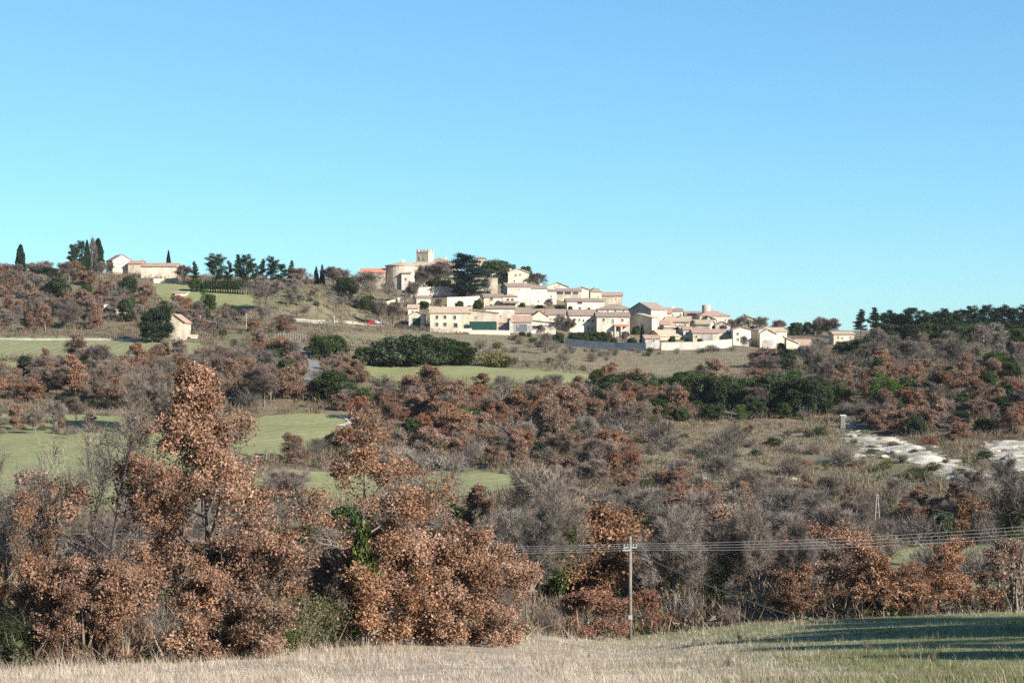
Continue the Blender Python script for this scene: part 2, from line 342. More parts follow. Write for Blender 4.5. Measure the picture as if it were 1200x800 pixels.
def patch(name, poly, mat, step=3., lift=.12, rough=0., ragged=1.0, world=False):
    pr = np.random.default_rng(len(poly)*7+int(abs(poly[0][0])))
    pts = [at(*p)[:2] for p in poly] if not world else list(poly)
    B = []
    for i in range(len(pts)):                                   # subdivide the outline and make it a little uneven
        a = np.array(pts[i]); b = np.array(pts[(i+1) % len(pts)]); n = max(1, int(np.linalg.norm(b-a)/step))
        for k in range(n): B.append(a+(b-a)*k/n + (pr.normal(0, .25*ragged, 2) if k else 0))
    B = np.array(B); x0, y0 = B.min(0); x1, y1 = B.max(0)
    gx, gy = np.meshgrid(np.arange(x0, x1, step), np.arange(y0, y1, step))
    G = np.stack([gx.ravel(), gy.ravel()], -1)+pr.normal(0, .12*step, (gx.size, 2))
    G = G[inpoly(G[:,0], G[:,1], B.tolist())]
    vs = [Vector(v) for v in B.tolist()+G.tolist()]; n = len(B)
    o = geometry.delaunay_2d_cdt(vs, [], [list(range(n))], 1, 1e-4)
    V = np.array([tuple(v) for v in o[0]]); Z = ground(V[:,0], V[:,1])+lift
    if rough:
        q = np.random.default_rng(3); zz = np.zeros(len(Z))
        for k in range(14):                                     # humps, runnels and ledges of bare ground
            fr = .22*1.27**k; th = q.uniform(-.5, .9); zz += np.sin((V[:,0]*math.sin(th)+V[:,1]*math.cos(th))*fr+q.uniform(0, 6.28))/(1+.45*k)
        dist = np.min(np.hypot(V[:,0,None]-B[None,:,0], V[:,1,None]-B[None,:,1]), 1)        # the humps die out towards the edge
        Z = Z - .03 + rough*(.40*zz+.55)*np.clip(dist/2.0, 0, 1)
    me = bpy.data.meshes.new(name); me.from_pydata([(a,b,c) for (a,b),c in zip(V.tolist(), Z.tolist())], [], [list(f) for f in o[2]])
    me.materials.append(M[mat]); me.update()
    me.polygons.foreach_set('use_smooth', np.ones(len(me.polygons), bool))
    ob = link(name, me); tag(ob, kind='structure'); return ob
def ribbon(name, line, width, mat, lift=.2, step=2.):
    pts = [np.array(at(*p)[:2]) for p in line]; C = []
    for a, b in zip(pts[:-1], pts[1:]):
        n = max(1, int(np.linalg.norm(b-a)/step)); C += [a+(b-a)*k/n for k in range(n)]
    C.append(pts[-1]); C = np.array(C)
    for _ in range(4): C[1:-1] = (C[:-2]+C[2:]+2*C[1:-1])/4
    T = np.gradient(C, axis=0); T /= np.linalg.norm(T, axis=1)[:,None]; N = np.stack([-T[:,1], T[:,0]], -1)
    rows = np.stack([C+N*width*k for k in (-.5,-.17,.17,.5)], 1); X = rows[...,0]; Y = rows[...,1]
    Z = ground(X, Y)+lift; n = len(C); idx = np.arange(n*4).reshape(n, 4)
    Q = np.stack([idx[:-1,:-1], idx[:-1,1:], idx[1:,1:], idx[1:,:-1]], -1).reshape(-1, 4)
    return tag(link(name, mesh_np(name, np.stack([X,Y,Z],-1).reshape(-1,3), [(Q,0)], [mat], True)), kind='structure')

patch('green_field', [(-60,484),(30,486),(120,488),(235,492),(240,520),(236,560),(235,592),(120,600),(-60,602)], 'field')
patch('round_green_field', [(278,495),(310,488),(352,484.5),(392,486),(420,493),(415,505),(392,520),(360,534),(310,538),(275,530)], 'field')
patch('lower_green_field', [(300,560),(340,551),(420,553),(520,552),(600,555),(632,562),(628,574),(560,581),(480,584),(360,592),(300,590)], 'field')
patch('long_green_field', [(424,429),(480,427.5),(552,429),(620,432),(672,436),(700,442),(668,449),(600,450),(520,449),(448,446),(430,440)], 'field', 2.5)
patch('upper_left_field', [(-60,395),(60,393.5),(150,397),(235,402),(242,412),(240,417),(120,419),(-60,418)], 'palefield', 3)
patch('small_left_field', [(-60,424),(20,424),(44,427),(40,435),(-60,438)], 'field')
patch('chapel_meadow', [(176,332),(236,331),(292,340),(300,362),(250,366),(190,352)], 'field', 3)
patch('castle_meadow', [(318,364),(380,358),(420,359),(470,372),(520,388),(500,392),(400,384),(340,378)], 'hillgrass', 3)
patch('village_slope', [(395,390),(500,391),(560,392),(620,396),(700,409),(790,410.5),(880,411),(900,420),(884,436),(800,444),(720,440),(690,432),(640,424),(560,420),(470,412),(400,404)], 'hillgrass', 3.5)
patch('heath', [(735,520),(800,500),(900,496),(985,500),(1010,530),(1000,560),(920,566),(820,566),(740,556)], 'heath', 4)
patch('chalk_slope', [(984,487),(992,489),(1000,504),(1020,509),(1050,514),(1075,522),(1100,531),(1118,539),(1135,549),(1160,555),(1172,570),(1150,576),(1125,564),(1100,553),(1080,546),(1055,539),(1040,531),(1024,525),(1013,535),(990,542),(984,537),(1000,522),(988,505)], 'rock', .7, .12, .6, 4)
patch('chalk_bank', [(1152,522),(1172,515),(1200,518),(1230,514),(1240,548),(1196,554),(1172,548)], 'rock', .7, .12, .5, 4)
patch('chalk_scar', [(810,545),(850,542),(872,552),(850,566),(815,562)], 'rock', 1.2, .1, .3, 2.0)
patch('small_chalk_scar', [(908,560),(940,556),(950,566),(920,574)], 'rock', 1.2, .1, .3, 2.0)
patch('valley_field', [(985,700),(1000,650),(1090,640),(1260,640),(1260,700),(1100,704)], 'palefield', 3)
ribbon('valley_road', [(1080,672),(1130,669),(1180,666),(1260,662)], 4.0, 'asphalt', .25)
ribbon('lane', [(346,400),(355,408),(364,418),(369,428),(366,440),(360,452)], 3.0, 'asphalt', .25)
ribbon('village_track', [(330,374),(370,377),(410,378.5),(450,380),(500,387)], 3.2, 'track', .2)
ribbon('hill_path', [(395,487),(410,489),(420,497),(400,500)], 3.0, 'track', .25)
# ------------------------------------------------------------------ vegetation generators
def tubes(segs, lv):
    """(p0, p1, r0, r1) segments -> verts and quads, sides by branch level"""
    k = {0: 7, 1: 5, 2: 3}.get(lv, 3)
    A = np.array([s[0] for s in segs]); B = np.array([s[1] for s in segs]); ra = np.array([s[2] for s in segs]); rb = np.array([s[3] for s in segs])
    D = B-A; D = D/np.maximum(np.linalg.norm(D, axis=1), 1e-6)[:,None]
    ref = np.where(np.abs(D[:,2:3]) > .9, [[1.,0,0]], [[0,0,1.]])
    U = np.cross(D, ref); U /= np.linalg.norm(U, axis=1)[:,None]; W = np.cross(D, U)
    an = np.arange(k)*2*np.pi/k
    ring = U[:,None,:]*np.cos(an)[None,:,None]+W[:,None,:]*np.sin(an)[None,:,None]
    V = np.concatenate([A[:,None,:]+ring*ra[:,None,None], B[:,None,:]+ring*rb[:,None,None]], 1).reshape(-1, 3)
    n = len(A); base = np.arange(n)[:,None]*2*k; i = np.arange(k)[None,:]; j = (i+1) % k
    Q = np.stack([base+i, base+j, base+k+j, base+k+i], -1).reshape(-1, 4)
    return V, Q
def leaves(rng, C, size, aspect=.55, up=.3, var=.5, along=None):
    """one folded leaf-shaped quad at each point"""
    n = len(C); N = rng.normal(size=(n,3)); N[:,2] += up; N /= np.linalg.norm(N, axis=1)[:,None]
    T = rng.normal(size=(n,3)) if along is None else along+rng.normal(size=(n,3))*.35
    T -= N*(T*N).sum(1)[:,None]; T /= np.maximum(np.linalg.norm(T, axis=1), 1e-6)[:,None]
    S = np.cross(N, T); L = size*(1+var*rng.uniform(-1, 1, n))[:,None]
    V = np.stack([C-T*L*.5, C+S*L*aspect*.5+N*L*.12, C+T*L*.5, C-S*L*aspect*.5+N*L*.12], 1).reshape(-1, 3)
    return V, np.arange(4*n).reshape(n, 4)
def twigs(rng, C, D, length, width):
    """thin triangles: one twig at each point"""
    n = len(C); T = D+rng.normal(size=(n,3))*.55; T /= np.linalg.norm(T, axis=1)[:,None]
    S = np.cross(T, rng.normal(size=(n,3))); S /= np.maximum(np.linalg.norm(S, axis=1), 1e-6)[:,None]
    L = (length*rng.uniform(.5, 1.3, n))[:,None]
    V = np.stack([C-S*width*.5, C+S*width*.5, C+T*L], 1).reshape(-1, 3)
    return V, np.arange(3*n).reshape(n, 3)
def skeleton(seed, H, W, r0, nseg=(7,5,4,2), nb=(2.4,1.8,1.6), ang=(58,48,45), ratio=(.62,.52,.5), start=.22, trunk=.72, jit=(.09,.16,.22,.25), trop=(.06,.08,.05,.02), lean=0., env=None, rmin=.012, asym=.25):
    rg = random.Random(seed); segs = []; tips = []; mx = len(nseg)-1; az0 = rg.uniform(0, 6.283)
    def br(p, d, L, r, l):
        n = nseg[l]
        for i in range(n):
            t = (i+1)/n
            d = Vector((d.x+rg.gauss(0,jit[l]), d.y+rg.gauss(0,jit[l]), d.z+rg.gauss(0,jit[l])*.7+trop[l])).normalized()
            q = p+d*(L/n); ra = r*(1-.75*i/n); rb = r*(1-.75*t)
            segs.append((tuple(p), tuple(q), ra, rb, l))
            if l >= mx-1: tips.append((tuple(q), tuple(d), l == mx and i == n-1))
            if l < mx and t >= (start if l == 0 else .25):
                k = int(nb[l])+(rg.random() < nb[l]-int(nb[l]))
                if i == n-1: k += 1
                a0 = rg.uniform(0, 6.283)
                for j in range(k):
                    az = a0+6.283*j/max(k,1)+rg.uniform(-.5,.5); th = R((80-42*t if env and l == 0 else ang[l])*rg.uniform(.75,1.2))
                    ax = d.orthogonal().normalized(); side = (ax*math.cos(az)+d.cross(ax)*math.sin(az))
                    cd = (d*math.cos(th)+side*math.sin(th)).normalized()
                    ll = L*ratio[l]*rg.uniform(.7,1.15)*(1.15-.55*(t-start)/(1-start) if l == 0 else 1.1-.4*t)
                    if env and l == 0:
                        ll = float(np.interp(q.z/H, [v[0] for v in env], [v[1] for v in env]))*W*.5*rg.uniform(.6,1.1)*(1+asym*math.cos(math.atan2(cd.y, cd.x)-az0))
                    br(q, cd, ll, max(min(rb*.62, .03+ll*.02), rmin), l+1)
            p = q
    br(Vector((0,0,-.3)), Vector((lean,0,1)).normalized(), H*trunk, r0, 0)
    P = np.array([t[0] for t in tips]); top = P[:,2].max(); wd = np.percentile(np.hypot(P[:,0], P[:,1]), 97)*2
    sx, sz = (1 if env else W/wd), H/top
    f = lambda p: (p[0]*sx, p[1]*sx, p[2]*sz)
    segs = [(f(a), f(b), ra, rb, l) for a, b, ra, rb, l in segs]
    skeleton.ends = np.array([t[2] for t in tips])
    return segs, P*np.array([sx, sx, sz]), np.array([t[1] for t in tips])
def build(kind, segs, split, extra, bark, mats, name):
    """trunk mesh (levels below split) and crown mesh (finer wood plus leaves or twigs)"""
    tv = MB(); cv = []; cf = []; n = 0
    for l in sorted({s[4] for s in segs}):
        V, Qd = tubes([s for s in segs if s[4] == l], l)
        if l < split: tv.addnp(V, Qd, 0)
        else: cv.append(V); cf.append((Qd+n, 0)); n += len(V)
    for V, A, mi in extra: cv.append(V); cf.append((A+n, mi)); n += len(V)
    by = {}
    for A, mi in cf: by.setdefault((A.shape[1], mi), []).append(A)
    return (tv.mesh(name+'_trunk', [bark], True), mesh_np(name+'_crown', np.concatenate(cv), [(np.concatenate(a), mi) for (k, mi), a in by.items()], mats))
ENV = dict(dome=[(.08,.55),(.25,.95),(.5,1),(.75,.75),(.92,.4),(1,.15)], tall=[(.05,.7),(.2,.85),(.45,.9),(.65,.62),(.85,.34),(1,.08)], wide=[(.1,.8),(.3,1.1),(.55,1.05),(.8,.8),(1,.3)],
           spire=[(.03,.8),(.12,1.0),(.3,1.1),(.5,.95),(.62,.72),(.74,.52),(.84,.36),(.93,.22),(1,.06)], flame=[(.05,.5),(.3,.8),(.55,.95),(.8,.7),(1,.1)], ragged=[(.05,.35),(.2,.9),(.35,.6),(.55,1),(.75,.5),(.9,.5),(1,.1)])
def v_oak(seed, H=8., W=7., per=6, size=.30, sig=.34, leaf='russet', low=.12, bare=.0, topbare=0., bark='bark', r0=None, env='dome', ends=False, **kw):
    """an oak still holding its dead leaves: bunches at the shoot ends, gaps between the limbs, some limbs already bare"""
    rng = np.random.default_rng(seed)
    segs, P, D = skeleton(seed, H, W, r0 or H*.019, start=low, trunk=.95, env=ENV[env], **kw)
    sel = np.ones(len(P), bool)
    c = np.sin(P[:,0]*1.3+seed)+np.sin(P[:,1]*1.5+2*seed)+np.sin(P[:,2]*1.4+3*seed)
    sel &= c > (-1.35 + bare*1.7)
    if bare > .3 or topbare: sel &= rng.random(len(P)) < np.clip(1.45-P[:,2]/H*(1.15+topbare), .10, 1)
    leafy = sel & skeleton.ends if ends else sel
    k = rng.integers(int(per*.4), int(per*1.6)+1, leafy.sum())
    Pl = np.repeat(P[leafy], k, 0); Pl = Pl+rng.normal(0, sig, Pl.shape)*[1,1,.8]
    Pl = Pl[Pl[:,2] > .15]
    ex = [(*leaves(rng, Pl, size, .62, .35), 1)]
    nr = 2 if ends else 4; rest = np.repeat(P[~sel], nr, 0); dd = np.repeat(D[~sel], nr, 0)
    if len(rest): ex.append((*twigs(rng, rest, dd, .55, max(.016, size*.1)), 2))
    return build('oak', segs, 2, ex, bark, [bark, leaf, 'twig'], 'oak')
def v_bare(seed, H=8., W=6.5, tw='twig', ntw=3, length=.7, width=.036, bark='bark', ivy=0, **kw):
    rng = np.random.default_rng(seed)
    kw.setdefault('rmin', .022); segs, P, D = skeleton(seed, H, W, H*.02, ang=(42,42,42), **kw)
    C = np.repeat(P, ntw, 0)+rng.normal(0, .12, (len(P)*ntw, 3)); d = np.repeat(D, ntw, 0)
    ex = [(*twigs(rng, C, d+[0,0,.25], length, width), 1)]
    if ivy:
        S = [s for s in segs if s[4] <= 1 and s[1][2] < H*ivy]
        A = np.array([s[0] for s in S]); B = np.array([s[1] for s in S]); t = rng.random((len(S), 60, 1))
        I = (A[:,None]*(1-t)+B[:,None]*t).reshape(-1,3); I = I+rng.normal(0, .28, I.shape)
        ex.append((*leaves(rng, I, .2), 2))
    return build('bare', segs, 2, ex, bark, [bark, tw, 'ivy'], 'bare')
def v_holm(seed, H=6., W=6., leaf='holm', per=10, size=.32):
    rng = np.random.default_rng(seed)
    segs, P, D = skeleton(seed, H*.9, W*.85, H*.02, start=.15, nb=(2.4,2,1.6))
    # uneven lobes: foliage gathers on a score of clump centres spread through the crown
    n = 26; th = rng.uniform(0, 6.283, n); zz = rng.uniform(.12, .9, n); rr = W*.5*np.sqrt(np.clip(1-((zz-.42)/.56)**2, .05, 1))*rng.uniform(.45, .95, n)
    Cc = np.stack([rr*np.cos(th), rr*np.sin(th), zz*H], -1); sg = W*rng.uniform(.07, .12, n)
    k = rng.integers(0, n, 5200); dirs = rng.normal(size=(5200,3)); dirs /= np.linalg.norm(dirs, axis=1)[:,None]
    I = Cc[k]+dirs*sg[k][:,None]*rng.uniform(.75, 1.35, (5200,1))*[1,1,.8]
    T = np.repeat(P, 3, 0)+rng.normal(0, .3, (len(P)*3, 3))
    I = np.concatenate([I, T]); I = I[I[:,2] > .1]
    return build('holm', segs, 2, [(*leaves(rng, I, size, .6), 1)], 'darkbark', ['darkbark', leaf], 'holm')
def v_pine(seed, H=11., W=6., leaf='pine', base=.28, shape='dome', n=6500, size=.5):
    rng = np.random.default_rng(seed); rg = random.Random(seed); segs = []; pts = []; al = []
    p = Vector((0,0,-.3)); nt_ = 12; ptsT = [p]
    for i in range(nt_):
        q = Vector((p.x+rg.gauss(0,.08), p.y+rg.gauss(0,.08), (i+1)/nt_*H)); segs.append((tuple(p), tuple(q), H*.018*(1-.85*i/nt_), H*.018*(1-.85*(i+1)/nt_), 0)); p = q; ptsT.append(q)
    nw = 13
    for i in range(nw):
        t = base+(1-base)*(i+rg.uniform(-.2,.2))/nw; z = t*H
        s = max(0., (t-base)/(1-base))
        rad = W*.5*((1-s**1.6)*.95+.08 if shape == 'cone' else math.sqrt(max(.04, 1-((s-.38)/.66)**2)))
        for j in range(rg.choice((3,4,5))):
            a = rg.uniform(0, 6.283); L = rad*rg.uniform(.55, 1.2); d = Vector((math.cos(a), math.sin(a), rg.uniform(.0,.45)))
            st = Vector((0,0,z)); e = st+d*L
            segs.append((tuple(st), tuple(e), .05, .02, 1))
            m = max(1, int(L*3))
            for u in range(m):
                c = st+d*L*(.35+.65*(u+rg.random())/m)
                pts.append((c.x, c.y, c.z+.1)); al.append((d.x, d.y, .5))
    P = np.array(pts); A = np.array(al); k = rng.integers(0, len(P), n)
    I = P[k]+rng.normal(0, 1, (n,3))*[.36,.36,.2]*(W/6)
    return build('pine', segs, 1, [(*leaves(rng, I, size, .28, .2, .35, A[k]*.6+[0,0,.4]), 1)], 'darkbark', ['darkbark', leaf], 'pine')
def v_cypress(seed, H=10., W=2.2, n=5200, pointy=1.0):
    rng = np.random.default_rng(seed)
    z = rng.beta(1.25, 1.45, n); a = rng.uniform(0, 6.283, n)
    prof = (np.minimum(1, (z+.02)/.16)**.6)*np.clip(1-z**(1.9 if pointy < 1 else 1.35), 0, 1)**(.55 if pointy < 1 else .8)
    lump = 1+.14*np.sin(a*3+z*17+seed)+.10*np.sin(a*5-z*31)
    r = W*.5*prof*lump*rng.uniform(.72, 1.06, n)
    I = np.stack([r*np.cos(a), r*np.sin(a), .25+z*(H-.25)], -1); al = np.stack([np.cos(a)*.25, np.sin(a)*.25, np.ones(n)], -1)
    segs = [((0,0,-.3), (0,0,H*.5), .16, .1, 0), ((0,0,H*.5), (0,0,H*.93), .1, .03, 0)]
    segs += [((0,0,H*t), (W*.3*math.cos(t*40), W*.3*math.sin(t*40), H*t+.5), .03, .01, 1) for t in np.linspace(.08, .8, 12)]
    return build('cyp', segs, 1, [(*leaves(rng, I, .45, .35, 0, .3, al), 1)], 'darkbark', ['darkbark', 'cypress'], 'cyp')
def v_cedar(seed, H=18., W=20., n=26000):
    rng = np.random.default_rng(seed); rg = random.Random(seed)
    segs = [((0,0,-.5), (.3,0,H*.5), .55, .4, 0), ((.3,0,H*.5), (0,.2,H*.97), .4, .1, 0)]; C = []
    for i in range(26):
        t = .10+.88*i/25; a = i*2.4+rg.uniform(-.4,.4); L = W*.5*(1.02-.55*t**2)*rg.uniform(.65,1.05); z = H*t
        e = (L*math.cos(a), L*math.sin(a), z+L*.10)
        segs.append(((0,0,z-.3), e, .16, .04, 1))
        for u in range(9):
            f = .3+.7*u/8; sp = .9+1.6*f*(1-.5*t)
            for _ in range(3):
                C.append((e[0]*f+rg.gauss(0,sp*.55), e[1]*f+rg.gauss(0,sp*.55), z+(e[2]-z)*f+.2+rg.gauss(0,.22)))
    C = np.array(C); k = rng.integers(0, len(C), n)
    I = C[k]+rng.normal(0, 1, (n,3))*[.85,.85,.34]
    return build('cedar', segs, 1, [(*leaves(rng, I, .55, .5, 1.5), 1)], 'darkbark', ['darkbark', 'cedar'], 'cedar')
def v_shrub(seed, H=2., W=2.6, leaf=None, tw='twig', n=1500, size=.2, width=.03):
    rng = np.random.default_rng(seed); ns = 26
    segs = []; a = rng.uniform(0, 6.283, ns); sp = rng.uniform(.15, 1, ns)**.7
    for i in range(ns):
        e = np.array([math.cos(a[i])*sp[i]*W*.5, math.sin(a[i])*sp[i]*W*.5, H*math.sqrt(max(.12, 1-.8*sp[i]**2))*rng.uniform(.75,1.02)])
        mpt = e*.5+rng.normal(0, .08, 3); b0 = np.array([math.cos(a[i])*.12, math.sin(a[i])*.12, -.1])
        segs += [(tuple(b0), tuple(mpt), .03, .02, 0), (tuple(mpt), tuple(e), .02, .008, 0)]
    E = np.array([s[1] for s in segs]); k = rng.integers(0, len(E), n)
    I = E[k]+rng.normal(0, 1, (n,3))*[W*.11, W*.11, H*.11]; I[:,2] = np.abs(I[:,2])+.02
    if leaf: ex = [(*leaves(rng, I, size, .6), 1)]
    else: ex = [(*twigs(rng, I, np.stack([I[:,0]*.5, I[:,1]*.5, np.full(n, .8)], -1), .5*H/2+.15, width), 1)]
    return build('shrub', segs, 1, ex, 'bark', ['bark', leaf or tw], 'shrub')

LIB = {}      # kind -> list of (trunk, crown, height, width)
def lib(kind, vs): LIB[kind] = vs
lib('russet', [(*v_oak(100+i, 8, leaf='russetmid', W=(7.5,6,8.5,6.8,7.5,6.2,7,8)[i], per=12, size=.24, sig=.30, nb=(2.2,1.5,1.35), bare=(0,.1,.0,.25,.1,.4,.2,.0)[i], env=('dome','tall','wide','flame','ragged','dome','ragged','wide')[i]), 8, 7) for i in range(8)])
lib('rust', [(*v_oak(140+i, 8, 7, per=12, size=.24, sig=.28, nb=(2.2,1.5,1.35), leaf='rust', env=('dome','wide')[i]), 8, 7) for i in range(2)])
lib('bare', [(*v_bare(200+i, 8, (6.5,7.5,5.5,7,8,6)[i]), 8, 7) for i in range(6)])
lib('mauve', [(*v_bare(230+i, 8, (7,6,7.5)[i], tw='mauve', ntw=7), 8, 7) for i in range(3)])
lib('ivied', [(*v_bare(260+i, 8, (5,6)[i], ivy=.75), 8, 6) for i in range(2)])
lib('holm', [(*v_holm(300+i, 6, (6,7,5.2,6.6,4.8)[i]), 6, 6) for i in range(5)])
lib('pine', [(*v_pine(400+i, 11, (5.5,6.5,4.5,7)[i], base=(.25,.2,.3,.15)[i], shape=('cone','dome','cone','dome')[i]), 11, 6) for i in range(4)])
lib('brightpine', [(*v_pine(440+i, 8, 7, 'brightpine', .08, 'dome', 6000, .45), 8, 7) for i in range(2)])
lib('cypress', [(*v_cypress(500+i, 10, (2.2,2.6,2.0)[i], pointy=(1,.5,1)[i]), 10, 2.2) for i in range(3)])
lib('bareshrub', [(*v_shrub(600+i, 2, (2.6,3.2,2.2)[i]), 2, 2.7) for i in range(3)])
lib('mauveshrub', [(*v_shrub(620+i, 2, (2.6,3)[i], tw='mauve'), 2, 2.7) for i in range(2)])
lib('russetshrub', [(*v_shrub(640+i, 2, (2.6,3)[i], leaf='rust'), 2, 2.7) for i in range(2)])
lib('greenshrub', [(*v_shrub(660+i, 2, (2.6,3,2.2)[i], leaf='scrub'), 2, 2.7) for i in range(3)])
lib('darkshrub', [(*v_shrub(680+i, 2, (2.6,3)[i], leaf='holm', n=1900), 2, 2.7) for i in range(2)])
lib('oliveshrub', [(*v_shrub(690+i, 2, (2.6,3)[i], leaf='olive', n=1900), 2, 2.7) for i in range(2)])
NAME = dict(russet='russet_oak', rust='russet_oak', bare='bare_tree', mauve='bare_tree', ivied='ivy_clad_tree', holm='evergreen_oak', pine='pine_tree', brightpine='pine_tree',
            cypress='cypress_tree', bareshrub='bare_shrub', mauveshrub='bare_shrub', russetshrub='russet_shrub', greenshrub='green_shrub', darkshrub='green_shrub', oliveshrub='green_shrub')
LOOK = dict(russet='russet-leaved oak', rust='deep rust-red oak', bare='grey leafless tree', mauve='mauve-twigged leafless tree', ivied='leafless tree wrapped in ivy', holm='dark evergreen oak', pine='dark green pine', brightpine='bright green pine',
            cypress='narrow dark cypress', bareshrub='grey leafless shrub', mauveshrub='mauve leafless shrub', russetshrub='low rust-leaved shrub', greenshrub='grey-green shrub', darkshrub='dark evergreen shrub', oliveshrub='olive-yellow shrub')
CATG = dict(cypress='tree')
PLACED = []   # every plant, for labels and spacing
PX = []; PY = []; PR = []
def plant(kind, x, y, H, wide=1., rz=None, label=None, zone=None, group=None, variant=None, z=None, sink=.05):
    vs = LIB[kind]; t, c, h0, w0 = vs[variant if variant is not None else rnd.randrange(len(vs))]
    s = H/h0; rz = rnd.uniform(0, 6.283) if rz is None else rz
    e = empty(NAME[kind], (x, y, (gz(x, y) if z is None else z)-sink), rz, (s*wide, s*wide, s))
    shr = NAME[kind].endswith('shrub')
    tr = link('stems' if shr else 'trunk', t, e); cr = link('foliage' if shr else 'crown', c, e)
    tag(e, label, 'shrub' if shr else 'tree', group)
    PX.append(x); PY.append(y); PR.append(w0*s*wide*.5)
    PLACED.append([e, kind, x, y, H, zone, label])
    return e
def plant_px(kind, px, py, top, wide=1., d=None, **kw):
    """a plant whose foot shows at photo row py and whose top reaches row top"""
    if d is None: x, y, z = at(px, py)
    else:
        y = d; x = (px-CX)/F*d; z = gz(x, y)
    H = (HY-top)/F*y - z
    return plant(kind, x, y, max(H, .6), wide, **kw)
def scatter(zone, poly, kinds, spacing, hts, n, seed, dmin=8, wide=(.95,1.5), group=None, avoid=()):
    rg = random.Random(seed); x0 = min(p[0] for p in poly); x1 = max(p[0] for p in poly); y0 = min(p[1] for p in poly); y1 = max(p[1] for p in poly)
    ks = list(kinds); ws = [kinds[k] for k in ks]; made = 0
    for _ in range(n*14):
        if made >= n: break
        px, py = rg.uniform(x0, x1), rg.uniform(y0, y1)
        if not inpoly([px], [py], poly)[0]: continue
        if any(inpoly([px], [py], a)[0] for a in avoid): continue
        x, y, z = at(px, py, dmin)
        if y < dmin or (abs(HY-F*z/y-py) > 4): continue
        k = rg.choices(ks, ws)[0]; H = rg.uniform(*(hts[k] if isinstance(hts, dict) else hts))*min(1.45, rg.lognormvariate(0, .2))
        if PX:
            q = np.hypot(np.array(PX)-x, np.array(PY)-y)
            if q.min() < spacing*rg.uniform(.45, 1.15)*(.6 if k.endswith('shrub') else 1): continue
        plant(k, x, y, H, rg.uniform(*wide), zone=zone, group=group); made += 1
    return made
